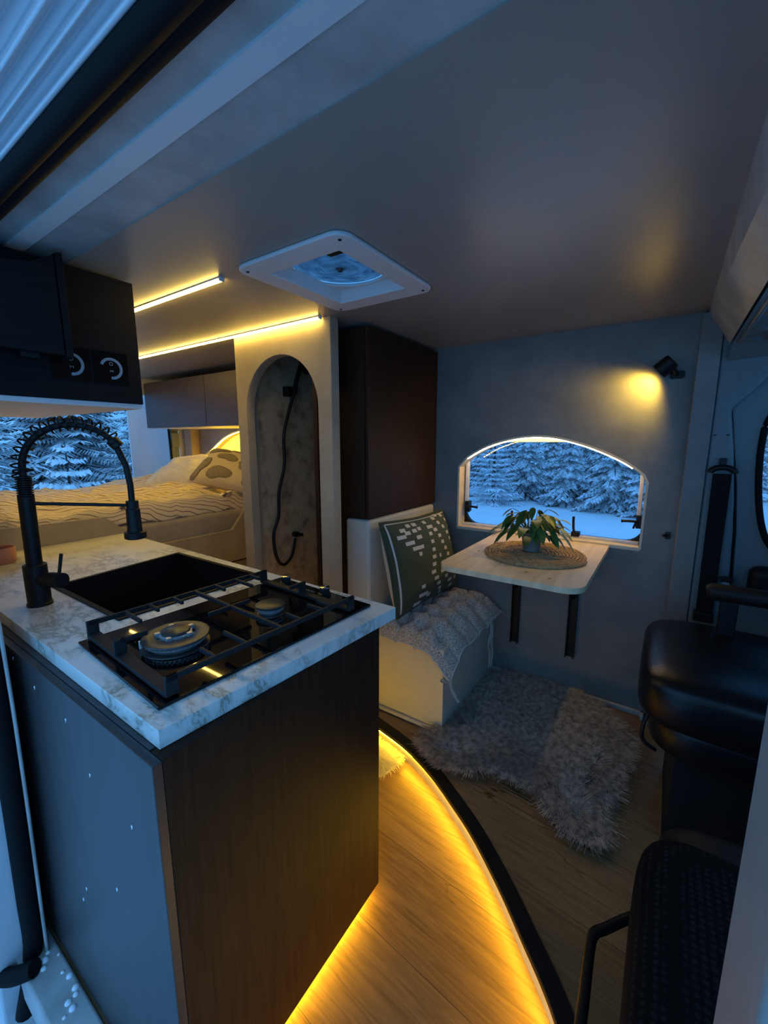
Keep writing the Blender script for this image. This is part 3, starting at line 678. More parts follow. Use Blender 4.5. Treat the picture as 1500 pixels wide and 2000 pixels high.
for (x, y) in ((-0.985, hy1 - .032), (-0.815, hy1 - .028)):
    b = MB().lathe([(.019, ez), (.019, ez + .006), (.015, ez + .008), (.014, ez + .022), (.012, ez + .024)], (x, y, 0), 28).build('knob', M['black'], hob)
    MB().lathe([(.0155, ez + .0225), (.0155, ez + .0255), (.012, ez + .0275)], (x, y, 0), 28).build('knob_cap', M['chrome'], b)
ltr = MB()
for i, x in enumerate((-.90, -.893, -.886, -.879, -.872, -.865, -.858)): ltr.box(x, x + .0012, hy1 - .035, hy1 - .028, ez, ez + .0004)
for i, x in enumerate((-.90, -.886, -.872)): ltr.box(x, x + .005, hy1 - .0295, hy1 - .0283, ez, ez + .0004)
ltr.build('print', M['mark'], hob)

cup = MB().lathe([(.040, .896), (.044, .90), (.046, .955), (.044, .957), (.041, .955), (.039, .905), (.002, .902)], (-2.05, 0.44, 0), 32).build('candle_bowl', M['orange'], smooth=True)
tag(cup, 'small salmon-coloured bowl at the far left end of the countertop', 'bowl')

# overhead kitchen cabinet
oc = thing('overhead_cabinet', 'black overhead cabinet with two round heater dials above the countertop', 'cabinet', (-1.85, 0.5, 1.46))
MB().box(-2.42, -1.45, 0.36, 0.720, 1.470, 1.84).build('carcass', M['black_oak'], oc, bevel=0.002)
MB().box(-2.42, -1.452, 0.25, 0.355, 1.470, 1.75).build('side', M['black_oak'], oc)
MB().box(-2.42, -1.455, 0.25, 0.716, 1.455, 1.4695).build('underside', M['white'], oc)
for cy, cz in ((.527, 1.574), (.632, 1.575)):
    pn = MB().box(-1.45, -1.447, cy - .048, cy + .048, cz - .05, cz + .045).build('dial_plate', M['glassblack'], oc)
    rv = []; n = 30
    for i in range(n + 1):
        a = R(-95 + 255 * i / n)
        for rr in (.024, .032): rv.append((-1.4463, cy + rr * math.cos(a), cz - .004 + rr * math.sin(a)))
    for i in range(n + 1):
        a = R(-95 + 255 * i / n)
        for rr in (.024, .032): rv.append((-1.4475, cy + rr * math.cos(a), cz - .004 + rr * math.sin(a)))
    m0 = 2 * (n + 1); ff = [(2 * i, 2 * i + 1, 2 * i + 3, 2 * i + 2) for i in range(n)] + [(2 * i + 1, m0 + 2 * i + 1, m0 + 2 * i + 3, 2 * i + 3) for i in range(n)] + [(2 * i, 2 * i + 2, m0 + 2 * i + 2, m0 + 2 * i) for i in range(n)]
    MB().add(rv, ff).build('dial_ring', M['ring'], pn)
    xx = -1.4467
    mk = MB(); hx_ = [(cy + .005 * math.cos(R(a)), cz + .010 + .005 * math.sin(R(a))) for a in range(0, 360, 60)]
    mk.tube([(xx, a, b) for a, b in hx_], .0006, 5, closed=True)
    mpts = [(-.004, -.015), (-.004, -.009), (0, -.012), (.004, -.009), (.004, -.015)]
    mk.tube([(xx, cy + a, cz + b) for a, b in mpts], .0006, 5); mk.build('dial_mark', M['mark'], pn)
nb = thing('overhead_locker', 'dark wooden locker hanging in front of the dial panel, upper left', 'cabinet', (-1.42, 0.4, 1.58))
MB().box(-1.449, -1.400, 0.25, 0.490, 1.585, 1.76).build('body', M['black_oak'], nb)
MB().prism([(0.25, 1.58), (0.492, 1.58), (0.492, 1.832), (0.44, 1.80), (0.33, 1.775), (0.25, 1.765)], YZ, -1.399, -1.382).build('door_panel', M['black_oak'], nb, bevel=0.0015)
MB().prism([(0.495, 1.576), (0.511, 1.576), (0.511, 1.842), (0.495, 1.838)], YZ, -1.449, -1.380).build('edge_strip', M['black_oak'], nb, bevel=0.001)
MB().box(-1.43, -1.40, 0.40, 0.44, 1.566, 1.584).build('hinge', M['black'], nb)

# ================================================================ CEILING FITTINGS
def led(y, x0, x1, label):
    t = thing('ceiling_light', label, 'strip light', ((x0 + x1) / 2, y, CZ), 'strip lights on the ceiling')
    MB().box(x0, x1, y - .0085, y + .0085, CZ - .004, CZ).build('profile', M['white'], t)
    MB().box(x0 + .002, x1 - .002, y - .0065, y + .0065, CZ - .010, CZ - .0042).build('diffuser', M['led_ceiling'], t, bevel=0.002)
    MB().box(x1 - .002, x1 + .004, y - .0085, y + .0085, CZ - .011, CZ).build('end_cap', M['white'], t)
led(0.8645, -3.2, -1.198, 'glowing strip light on the ceiling nearer the kitchen cabinets')
led(1.3330, -3.2, -1.222, 'glowing strip light on the ceiling ending above the shower arch')

vt = thing('roof_vent', 'square white roof vent with a round clear fan cover', 'vent', (-0.893, 1.072, CZ))
vin = rect(VX0 + .072, VX1 - .072, VY0 + .078, VY1 - .078)
plate(rrect(VX0, VX1, VY0, VY1, .045, 6), [vin], XY, CZ - .012, CZ).build('flange', M['white'], vt, bevel=0.004)
zt = CZ + .030; mb = MB()
a0, a1, b0, b1 = VX0 + .072, VX1 - .072, VY0 + .078, VY1 - .078
vo = [(a0, b0), (a1, b0), (a1, b1), (a0, b1)]; vn = [(a0 + .006, b0 + .006), (a1 - .006, b0 + .006), (a1 - .006, b1 - .006), (a0 + .006, b1 - .006)]
mb.add([(p[0], p[1], CZ - .006) for p in vo] + [(p[0], p[1], zt) for p in vn], [(i, (i + 1) % 4, 4 + (i + 1) % 4, 4 + i) for i in range(4)])
mb.build('funnel', M['white'], vt)
vcx, vcy = (VX0 + VX1) / 2, (VY0 + VY1) / 2
circ = [(vcx + .150 * math.cos(R(a)), vcy + .150 * math.sin(R(a))) for a in range(0, 360, 8)]
plate(offset_poly(vn, 0.02), [circ], XY, zt - .002, zt + .004).build('collar', M['white'], vt)
MB().tube([(a, b, zt - .002) for a, b in circ], .005, 8, closed=True).build('fan_ring', M['white'], vt, smooth=True)
MB().lathe([(.002, zt - .006), (.05, zt - .005), (.11, zt + .002), (.149, zt + .006)], (vcx, vcy, 0), 40, cap=False).build('clear_cover', M['vent_lid'], vt, smooth=True)
fb = MB()
for q in range(7):
    a = 2 * PI * q / 7; dv = Vector((math.cos(a), math.sin(a), 0)); sd = Vector((-math.sin(a), math.cos(a), 0)); c = Vector((vcx, vcy, zt + .02))
    fb.add([c + dv * .04 - sd * .01, c + dv * .04 + sd * .01 + Vector((0, 0, .006)), c + dv * .12 + sd * .035 + Vector((0, 0, .01)), c + dv * .12 - sd * .01], [(0, 1, 2, 3)])
fb.build('fan_blades', M['fanclear'], vt)
MB().lathe([(.0005, zt - .014), (.007, zt - .013), (.009, zt - .004), (.018, zt + .004), (.019, zt + .02)], (vcx, vcy, 0), 24).build('hub', M['cap'], vt, smooth=True)
MB().box(vcx + .045, vcx + .10, vcy - .125, vcy - .095, zt - .016, zt - .002).build('crank_knob', M['black'], vt, bevel=0.004)
MB().box(VX0 + .03, VX1 - .03, VY0 + .03, VY1 - .03, zt + .05, zt + .053).build('lid', M['pane'], vt)
MB().prism([(VX0 + .04, VY0 + .04), (VX1 - .04, VY0 + .04), (VX1 - .04, VY0 + .045), (VX0 + .04, VY0 + .045)], XY, CZ + .04, zt + .05).build('curb', M['white'], vt)
for (x, y) in ((VX0 + .03, VY0 + .03), (VX1 - .03, VY0 + .03), (VX1 - .03, VY1 - .03), (VX0 + .03, VY1 - .03)):
    MB().lathe([(.0005, CZ - .0145), (.004, CZ - .014), (.005, CZ - .012)], (x, y, 0), 12).build('screw', M['black'], vt)

# ================================================================ TALL CABINETS
tcab = thing('tall_cabinet', 'dark brown wall cabinet hanging above the bench against the shower wall', 'cabinet', (-1.2, 1.82, 1.0))
MB().box(-1.311, -1.118, 1.515, 2.148, 1.003, 1.828).build('body', M['wood_dark'], tcab)
MB().box(-1.311, -1.122, 1.495, 1.5145, 1.0, 1.83).build('cabinet_door', M['wood_dark'], tcab, bevel=0.0015)
MB().box(-1.1195, -1.103, 1.497, 2.148, 1.0, 1.832).build('side_panel', M['wood_dark'], tcab, bevel=0.0015)
uc = thing('bed_cabinet', 'dark wooden overhead cabinet with flat doors above the bed', 'cabinet', (-2.6, 1.95, 1.46))
MB().box(-3.50, -1.805, 1.768, 2.148, 1.462, 1.80).build('body', M['wood_dark2'], uc)
MB().box(-3.50, -1.805, 1.765, 2.148, 1.452, 1.4615).build('bottom_panel', M['cream'], uc)
for x0, x1 in ((-3.50, -2.690), (-2.686, -1.875)): MB().box(x0, x1, 1.75, 1.7675, 1.455, 1.80).build('cabinet_door', M['wood_dark2'], uc, bevel=0.0015)

# ================================================================ DINETTE
bn = thing('bench', 'cream painted box bench beneath the tall cabinet', 'bench', (-1.0, 1.82, 0.074))
MB().box(-1.245, -0.715, 1.505, 2.148, .074, .468).build('seat_box', M['bench'], bn, bevel=0.003)
MB().box(-1.245, -1.105, 1.500, 2.148, .468, .992).build('backrest', M['bench'], bn, bevel=0.018, seg=4)

# bench pad
def lerp(a, b, t): return a + (b - a) * t
def sstep(a, b, x): t = min(1, max(0, (x - a) / (b - a))); return t * t * (3 - 2 * t)
PX0, PX1, PY0, PY1 = -1.095, -0.690, 1.485, 2.135
tufts = [(PX0 + .05 + i * .098 + (.012 if j % 2 else 0), PY0 + .075 + j * .115) for i in range(4) for j in range(6)]
def pad_top(u, v):
    x = lerp(PX0, PX1, u); y = lerp(PY0, PY1, v)
    th = 0.07 * (1 - (2 * abs(u - .5)) ** 6) * (1 - (2 * abs(v - .5)) ** 8) + .014
    dd = min(math.hypot(x - a, y - b) for a, b in tufts); th *= 1 - .72 * math.exp(-(dd / .030) ** 2)
    gx = abs(((x - PX0 - .05) / .098 + .5) % 1 - .5); gy = abs(((y - PY0 - .075) / .115 + .5) % 1 - .5); th -= .012 * max(math.exp(-(gx / .07) ** 2), math.exp(-(gy / .06) ** 2))
    th += .005 * noise.noise(Vector((x * 14, y * 14, 3)))
    z = .470 + th
    drop = sstep(.86, 1.0, u) * .035 + (1 - sstep(0, .06, v)) * .020
    drop += .062 * math.exp(-(((u - 1) / .16) ** 2 + (v / .12) ** 2))
    z -= drop + .006 * math.sin(v * 22) * sstep(.85, 1, u)
    if u > .9: x += .018 * (u - .9) * 10
    if v < .05 and u > .6: y -= .006
    return (x, y, z)
pd = thing('bench_pad', 'grey tufted seat pad with cotton ties lying on the bench', 'seat pad', (-0.9, 1.8, 0.47))
mb = MB(); mb.grid(pad_top, 60, 84)
n0 = len(mb.v)
def pad_bot(u, v): a = pad_top(u, v); e = max(0, 1 - 14 * min(u, 1 - u, v, 1 - v)); return (a[0], a[1], lerp(max(.470, min(a[2] - .012, .472)), a[2] - .010, e) if a[2] > .478 else a[2] - .010)
mb.grid(pad_bot, 60, 84)
nu, nv = 60, 84; loop = [i for i in range(nu + 1)] + [j * (nu + 1) + nu for j in range(1, nv + 1)] + [nv * (nu + 1) + i for i in range(nu - 1, -1, -1)] + [j * (nu + 1) for j in range(nv - 1, 0, -1)]
mb.f += [(loop[i], loop[(i + 1) % len(loop)], n0 + loop[(i + 1) % len(loop)], n0 + loop[i]) for i in range(len(loop))]; mb.mi += [0] * len(loop)
mb.build('cushion', M['padcloth'], pd, smooth=True)
ed = [Vector(pad_top(i / 60, 0)) for i in range(61)] + [Vector(pad_top(1, j / 84)) for j in range(1, 85)]
MB().tube([p + Vector((0, 0, -.005)) for p in ed], .0045, 6).build('piping', M['offwhite'], pd, smooth=True)
def tie(pts, w): 
    mb = MB(); P = smooth_path(pts, 5); vs = []
    for i, p in enumerate(P):
        sd = Vector((.4, .9, 0)).normalized() * w * (1 + .25 * math.sin(i * .9)) * (1.0 if i > 1 else .6); vs += [p - sd, p + sd, p + sd + Vector((.0015, -.0015, 0)), p - sd + Vector((.0015, -.0015, 0))]
    fs = []
    for i in range(len(P) - 1):
        for j in range(4): l = (j + 1) % 4; fs.append((i * 4 + j, i * 4 + l, i * 4 + 4 + l, i * 4 + 4 + j))
    return mb.add(vs, fs)
cn = Vector(pad_top(1, 0)); c2 = Vector(pad_top(1, .70))
a = cn + Vector((.003, -.004, 0)); b = c2 + Vector((.006, 0, 0))
tie([a, a + Vector((-.012, -.01, -.012)), a + Vector((-.035, -.006, -.004)), a + Vector((-.040, -.004, -.016)), a + Vector((-.018, -.006, -.016)), a + Vector((0, -.002, -.006))], .004).build('tie', M['cloth_tie'], pd)
tie([a, a + Vector((.006, -.004, -.03)), a + Vector((.022, .004, -.07)), a + Vector((.036, .012, -.095))], .007).build('tie', M['cloth_tie'], pd)
tie([b, b + Vector((.004, -.004, -.05)), b + Vector((.004, -.035, -.10)), b + Vector((.004, -.008, -.17)), b + Vector((.004, -.016, -.235))], .006).build('tie', M['cloth_tie'], pd)
tie([b, b + Vector((.007, .012, -.05)), b + Vector((.008, -.008, -.10)), b + Vector((.008, .02, -.16)), b + Vector((.008, .006, -.245))], .006).build('tie', M['cloth_tie'], pd)

# green scatter cushion
def pillow(W_, H_, T_, M4, nu=30, nv=24, pinch=.06, seed=0):
    """returns surface function s(u,v,side) in world space"""
    def f(u, v, sd):
        a = 2 * u - 1; b = 2 * v - 1
        k = 1 - pinch * (1 - abs(b) ** 1.6) * abs(a) ** 4; k2 = 1 - pinch * (1 - abs(a) ** 1.6) * abs(b) ** 4
        t = T_ * (max(0, 1 - abs(a) ** 3.2) ** .5) * (max(0, 1 - abs(b) ** 3.2) ** .5) * (1 - .12 * (a * a + b * b))
        t += .004 * noise.noise(Vector((a * 3 + seed, b * 3, sd))) * (1 - abs(a) ** 6) * (1 - abs(b) ** 6)
        return M4 @ Vector((a * W_ / 2 * k, b * H_ / 2 * k2, sd * t))
    return f
def pillow_mesh(f, nu, nv):
    mb = MB(); mb.grid(lambda u, v: f(u, v, 1), nu, nv); n0 = len(mb.v); mb.grid(lambda u, v: f(u, v, -1), nu, nv)
    # the two halves share their rim
    return mb
pm = Matrix.Translation((-1.000, 1.815, .760)) @ Matrix.Rotation(R(90), 4, 'Z') @ Matrix.Rotation(R(76), 4, 'X') @ Matrix.Rotation(R(-2), 4, 'Z')
pf = pillow(.62, .44, .088, pm)
cu = thing('scatter_cushion', 'dark green cushion with pale dash pattern leaning on the bench backrest', 'cushion', (-0.98, 1.8, .54))
mb = MB(); mb.grid(lambda u, v: pf(u, v, 1), 44, 34); mb.cur = 1
mb.grid(lambda u, v: pf(u, v, -1), 44, 34); mb.cur = 2
nf = pm.to_3x3() @ Vector((0, 0, 1))
def dash(u, v, w, h=.027, sk=0.010):
    vs = []
    n = 4
    for i in range(n + 1):
        uu = u + w * i / n
        for hh in (0, .5, 1): vs.append(pf(min(.985, uu + sk * 0), min(.985, v + h * hh * 1.5 + (i / n - .5) * 0), 1) + nf * .0012)
    mb.add(vs, [(3 * i + j, 3 * i + j + 1, 3 * i + j + 4, 3 * i + j + 3) for i in range(n) for j in range(2)])
D = [(.13,.86,.06),(.22,.90,.05),(.30,.90,.06),(.08,.79,.09),(.17,.82,.06),(.26,.83,.06),(.34,.84,.05),(.14,.71,.10),(.28,.75,.07),(.20,.64,.14),(.26,.57,.04),
     (.46,.90,.05),(.48,.83,.09),(.47,.75,.05),(.46,.66,.05),(.45,.57,.05),(.43,.49,.06),(.41,.41,.06),(.38,.33,.07),(.42,.25,.07),(.46,.18,.06),(.49,.11,.05),(.52,.05,.04),
     (.56,.78,.06),(.60,.70,.05),(.63,.62,.05),(.66,.54,.05),(.69,.46,.05),(.72,.38,.05),(.76,.30,.05),(.64,.92,.06),(.68,.85,.05),(.73,.79,.05),(.77,.71,.06),(.81,.63,.04),(.72,.95,.06),(.82,.93,.06),(.87,.86,.05),(.91,.78,.04),(.88,.55,.04),(.92,.47,.04),
     (.55,.38,.04),(.53,.30,.10),(.60,.22,.05),(.66,.15,.08),(.23,.22,.05),(.20,.13,.12),(.15,.05,.09),(.31,.10,.05),(.55,.48,.03),(.70,.07,.08),(.80,.14,.08),(.86,.24,.06),(.92,.10,.05)]
for (u, v, w) in D: dash(u, v, w)
# inner white edge line along left and top
for i in range(40):
    t0, t1 = .03 + .94 * i / 40, .03 + .94 * (i + 1) / 40
    for q in (((.020, t0), (.032, t0), (.032, t1), (.020, t1)), ((t0, .968), (t0, .980), (t1, .980), (t1, .968))):
        mb.add([pf(a, b, 1) + nf * .001 for a, b in q], [(0, 1, 2, 3)])
mb.build('cover', [M['green'], M['offwhite'], M['offwhite']], cu, smooth=True)
rim = [pf(u, 0, 0) for u in [i / 20 for i in range(20)]] + [pf(1, v / 16, 0) for v in range(16)] + [pf(1 - i / 20, 1, 0) for i in range(20)] + [pf(0, 1 - v / 16, 0) for v in range(16)]
MB().tube(rim, .0055, 8, closed=True).build('piping', M['green'], cu, smooth=True)

# folding table
tb = thing('folding_table', 'pale pine table top on two black wall brackets below the arched window', 'table', (-0.455, 1.8, .27))
tp_ = [(-.725, 2.147)] + [( -.725 + .07 - .07 * math.cos(R(a)), 1.425 + .07 - .07 * math.sin(R(a))) for a in range(0, 91, 10)] + [(-.190 - .07 + .07 * math.sin(R(a)), 1.425 + .07 - .07 * math.cos(R(a))) for a in range(0, 91, 10)] + [(-.190, 2.147)]
tt = plate(tp_, [], XY, .849, .870).build('tabletop', M['pine'], tb, bevel=0.004, seg=3)
for (x, y, r) in ((-.40, 1.53, .006), (-.31, 1.50, .006), (-.66, 1.72, .007), (-.55, 1.95, .005), (-.27, 1.70, .004), (-.36, 1.48, .003)):
    MB().lathe([(.0003, .8708), (r * .6, .8706), (r, .8701)], (x, y, 0), 10).build('knot', mat('knot', (.18, .09, .04), .6), tt)
for x in (-.601, -.322):
    MB().prism([(x - .020, 2.147), (x - .020, 2.120), (x - .016, 2.120), (x - .016, 2.143), (x + .016, 2.143), (x + .016, 2.120), (x + .020, 2.120), (x + .020, 2.147)], XY, .275, .845).build('wall_rail', M['black'], tb)
    MB().bar((x, 2.143, .842), (x, 1.60, .847), .028, .020).bar((x, 2.13, .60), (x, 1.78, .838), .020, .016).build('bracket_arm', M['black'], tb, bevel=0.002)

# jute placemat: coiled braid
mb = MB(); pts = []; turns = 15
for i in range(turns * 40):
    a = 2 * PI * i / 40; r = .006 + .0135 * i / 40; pts.append((-.437 + r * math.cos(a), 1.792 + r * math.sin(a), .8765 + .0012 * math.sin(i * 2.1)))
mb.tube(pts, [.0066 + .0009 * math.sin(i * 1.57) for i in range(len(pts))], 6)
tag(mb.build('placemat', M['jute'], smooth=True), 'round woven jute placemat on the pine table', 'placemat')

# plant
pl = thing('potted_plant', 'small leafy green plant in a grey pot on the jute placemat', 'plant', (-.455, 1.80, .883))
MB().lathe([(.030, .884), (.034, .886), (.043, .955), (.045, .965), (.041, .966), (.038, .955), (.002, .950)], (-.455, 1.80, 0), 28).build('pot', M['pot'], pl, smooth=True)
MB().lathe([(.038, .951), (.02, .955), (.001, .956)], (-.455, 1.80, 0), 20).build('soil', M['soil'], pl)
rnd = random.Random(4)
NL = 64
for i in range(NL):
    a = rnd.uniform(0, 2 * PI) if i > 12 else 2 * PI * i / 12
    out = rnd.uniform(.02, .115) if i > 14 else rnd.uniform(.08, .115)
    h = rnd.uniform(-.02, .115) * (1 - out * 3) + .010 * (i % 3)
    b0_ = Vector((-.455 + .02 * math.cos(a), 1.80 + .02 * math.sin(a), .955)); e_ = Vector((-.455 + out * math.cos(a), 1.80 + out * math.sin(a), .965 + h))
    mid = (b0_ + e_) / 2 + Vector((0, 0, .03))
    st = MB().tube(smooth_path([b0_, mid, e_], 4), .0014, 5)
    L_ = rnd.uniform(.050, .085); w_ = L_ * .23; d_ = Vector((math.cos(a), math.sin(a), rnd.uniform(-.9, .15))).normalized(); sd = d_.cross(Vector((0, 0, 1))).normalized(); up = sd.cross(d_)
    rows = 9; vs = []
    for q in range(rows):
        t = q / (rows - 1); ww = w_ * math.sin(PI * min(1, t ** .8 * .98 + .02)) ** .8; c = e_ + d_ * L_ * t - Vector((0, 0, 1)) * L_ * .35 * t * t
        vs += [c - sd * ww + up * ww * .28, c, c + sd * ww + up * ww * .28]
    lf = MB().add(vs, [(3 * q + j, 3 * q + j + 1, 3 * q + j + 4, 3 * q + j + 3) for q in range(rows - 1) for j in range(2)]).build('leaf', M['leaf'], pl, smooth=True)
    st.build('stem', M['stem'], lf, smooth=True) if False else st.build('stem', M['stem'], pl, smooth=True)

# wall lamp
wl = thing('wall_lamp', 'small black reading lamp shining on the wall above the window', 'lamp', (0.0, 2.15, 1.62))
MB().prism(rrect(-.028, .022, 1.604, 1.634, .008, 4), XZ, 2.136, 2.15).build('mount', M['black'], wl)
ax = Vector((-.74, .12, -.66)).normalized(); hc_ = Vector((-.046, 2.085, 1.648))
MB().tube([hc_ - ax * .032, hc_ - ax * .028, hc_ + ax * .026, hc_ + ax * .028], [.026, .030, .033, .032], 28, cap=False).tube([hc_ - ax * .032, hc_ - ax * .031], [.0265, .0265], 28).build('lamp_head', M['black'], wl)
MB().tube([Vector((-.006, 2.14, 1.62)), Vector((-.012, 2.10, 1.632)), hc_ - ax * .01], .008, 10).build('neck', M['black'], wl, smooth=True)
MB().tube([hc_ + ax * .012, hc_ + ax * .014], .030, 24).build('bulb', M['lamp_face'], wl)
ld = bpy.data.lights.new('lamp_beam', 'SPOT'); lo = bpy.data.objects.new('lamp_beam', ld); COL.objects.link(lo)
ld.energy = SPOT_W; ld.color = (1.0, 0.66, 0.09); ld.spot_size = R(125); ld.spot_blend = .8; ld.shadow_soft_size = .012
lo.location = hc_ + ax * .027; lo.rotation_euler = Vector((-.66, .22, -.66)).to_track_quat('-Z', 'Y').to_euler()

# door latch / switch on the right edge of the wall
sw = MB().box(.018, .036, 2.128, 2.149, .935, .962); sw.cyl((.026, 2.128, .950), (.010, 2.118, .951), .006, seg=12)
tag(sw.build('wall_latch', M['black'], bevel=0.002), 'small black latch on the wall right of the arched window', 'latch')

# ================================================================ RUGS
rugp = [(-.735, 1.40), (-.70, 1.49), (-.66, 1.62), (-.675, 1.80), (-.66, 1.95), (-.60, 2.07), (-.48, 2.11), (-.38, 2.115), (-.28, 2.07), (-.18, 2.03), (-.10, 1.94), (-.055, 1.85), (-.065, 1.74), (-.085, 1.64), (-.075, 1.57), (-.11, 1.47), (-.085, 1.40), (-.09, 1.33), (-.15, 1.315), (-.22, 1.36), (-.30, 1.435), (-.40, 1.43), (-.46, 1.44), (-.53, 1.38), (-.64, 1.345)]
rs = smooth_path([(a, b, 0) for a, b in rugp + [rugp[0]]], 4)[:-1]; rgp = [(p.x, p.y) for p in rs]
def inside(x, y, poly):
    c = False; n = len(poly)
    for i in range(n):
        x1, y1 = poly[i]; x2, y2 = poly[i - 1]
        if (y1 > y) != (y2 > y) and x < (x2 - x1) * (y - y1) / (y2 - y1) + x1: c = not c
    return c
def edge_d(x, y, poly): return min(math.hypot(x - a, y - b) for a, b in poly)
rug = thing('sheepskin_rug', 'shaggy grey-brown sheepskin rug on the raised floor under the table', 'rug', (-.4, 1.7, .0745))
plate(rgp, [], XY, .0748, .088).build('hide', M['furbase'], rug)
rnd = random.Random(11); mb = MB()
def tuft_strands(mb, x, y, z, ln, lean, az, n=3, w=.0022, curl=.6):
    for q in range(n):
        a = az + rnd.uniform(-.7, .7); px = x + rnd.uniform(-.006, .006); py = y + rnd.uniform(-.006, .006); L_ = ln * rnd.uniform(.6, 1.2)
        d = Vector((math.cos(a), math.sin(a), 0)); sd = Vector((-d.y, d.x, 0)); vs = []
        for i in range(4):
            t = i / 3; le = lean * t * (1 + .5 * t); c = Vector((px, py, z)) + d * L_ * le + sd * L_ * curl * .22 * math.sin(t * 3 + q) + Vector((0, 0, 1)) * L_ * (t - .45 * lean * t * t) * .8
            if c.z < z - .012: c.z = z - .012
            ww = w * (1 - t * .85); vs += [c - sd * ww, c + sd * ww]
        mb.add(vs, [(0, 1, 3, 2), (2, 3, 5, 4), (4, 5, 7, 6)])
cnt = 0
while cnt < 14500:
    x = rnd.uniform(-.76, -.03); y = rnd.uniform(1.29, 2.14)
    if not inside(x, y, rgp): continue
    cnt += 1; ed_ = edge_d(x, y, rgp)
    flow = math.atan2(y - 1.75, x + .40) if ed_ < .05 else noise.noise(Vector((x * 5, y * 5, 0))) * 5 + 1.2
    tuft_strands(mb, x, y, .086, .055, .7 if ed_ > .03 else 1.0, flow + rnd.uniform(-.5, .5), 3, .0028)
f_ = mb.build('fleece', M['fur'], rug); f_['kind'] = 'stuff'
sg = thing('shag_mat', 'cream shaggy mat peeking out behind the kitchen cabinet on the lit floor', 'rug', (-.95, 1.25, 0))
sh_in = [(-1.2, 1.05), (-.86, 1.20), (-.835, 1.26), (-.825, 1.33), (-.86, 1.365), (-1.2, 1.36)]
plate(sh_in, [], XY, .0005, .008).build('backing', M['shag'], sg); mb = MB(); cnt = 0
while cnt < 1500:
    x = rnd.uniform(-1.05, -.82); y = rnd.uniform(1.08, 1.36)
    if not inside(x, y, sh_in): continue
    cnt += 1; tuft_strands(mb, x, y, .007, .032, .8, math.atan2(y - 1.22, x + 1.0), 2, .0028, 1.6)
f_ = mb.build('pile', M['shag'], sg); f_['kind'] = 'stuff'

# ================================================================ SHOWER
sh = thing('hand_shower', 'black hand shower with a long hose inside the arched shower niche', 'shower', (-1.74, 1.64, .68))
MB().box(-1.755, -1.715, 1.606, 1.650, 1.590, 1.640).build('holder', M['black'], sh, bevel=0.003)
MB().tube([(-1.715, 1.652, 1.605), (-1.713, 1.672, 1.68), (-1.700, 1.700, 1.765)], [.011, .012, .012], 14).build('handle', M['black'], sh, smooth=True)
MB().tube([(-1.706, 1.705, 1.765), (-1.702, 1.712, 1.775), (-1.670, 1.735, 1.752), (-1.667, 1.737, 1.750)], [.02, .045, .048, .046], 24).build('shower_head', M['black'], sh, smooth=False)
hz = smooth_path([(-1.715, 1.650, 1.605), (-1.725, 1.615, 1.50), (-1.73, 1.580, 1.38), (-1.73, 1.575, 1.22), (-1.73, 1.530, 1.08), (-1.73, 1.520, .95), (-1.73, 1.482, .86), (-1.73, 1.484, .76), (-1.73, 1.510, .69), (-1.73, 1.555, .668), (-1.73, 1.61, .715), (-1.735, 1.640, .80)], 6)
MB().tube(hz, .0085, 12).build('hose', M['black_soft'], sh, smooth=True)
MB().tube([(-1.755, 1.650, .822), (-1.725, 1.650, .822)], .016, 18).tube([(-1.728, 1.645, .822), (-1.728, 1.69, .812)], .010, 14).build('outlet', M['black'], sh, smooth=False)

# ================================================================ BED
bd = thing('bed', 'raised transverse bed with a pale grey front board behind the kitchen', 'bed', (-2.8, 1.1, 0.0))
MB().prism([(.27, .60), (1.66, .60), (1.76, .60), (2.14, .60), (2.14, .97), (1.70, .97), (1.66, .90), (1.575, .803), (1.08, .803), (.975, .895), (.87, .990), (.30, 1.0), (.27, 1.0)], YZ, -2.245, -2.222).build('front_board', M['beige_wall'], bd, bevel=0.002)
MB().box(-3.50, -2.26, .27, 2.14, .58, .70).build('bed_base', M['wood_dark'], bd)
MB().box(-2.30, -2.27, .27, 1.345, .0, .58).box(-2.30, -2.27, 1.36, 2.14, 0, .58).build('base_panel', M['beige_wall'], bd)
mt = MB().box(-3.50, -2.252, .275, 2.13, .705, .93).build('mattress', M['mattress'], bd, bevel=0.04, seg=5)
DX0, DX1, DY0, DY1 = -3.49, -2.268, .28, 2.12
def duvet(u, v):
    y = lerp(DY0, DY1, v); s = u * 1.16
    if u < .90: x = lerp(DX0, DX1 - .02, u / .90); zz = 0
    else:
        t = (u - .90) / .10; x = DX1 - .02 + .026 * math.sin(t * PI / 2); zz = -.085 * t * t - .02 * t
    p = Vector((x * 3.0, y * 2.2, 0))
    z = 1.012 + .020 * noise.noise(p) + .010 * noise.noise(Vector((x * 9 + y * 4, y * 3.5 + x * 6, 2))) + .0045 * math.sin((x * 34 + y * 12 + 5 * noise.noise(p * 1.4)))
    rv = noise.noise(Vector((x * 5 + y * 1.5, y * 2.6 - x * 1.2, 4))); z += .020 * (1 - abs(rv) * 3.2) * (abs(rv) < .31) * .9
    rv = noise.noise(Vector((x * 11 + y * 3, y * 5 - x * 3, 7))); z += .010 * max(0, 1 - abs(rv) * 4)
    z += .05 * sstep(1.25, 1.75, y) * sstep(-2.3, -2.9, x) + .015 * sstep(.9, .3, y)
    z -= .03 * sstep(1.5, 1.9, y) * sstep(-2.45, -2.25, x)
    x += .012 * noise.noise(Vector((y * 5, s * 4, 9))) * (1 if u > .9 else .2)
    return (x, y, z + zz)
mb = MB(); mb.grid(duvet, 190, 220)
mb.uv = [((i / 190) * 1.35, (j / 220) * 1.85) for j in range(221) for i in range(191)]
ob = mb.build('duvet', M['bedding'], smooth=True)
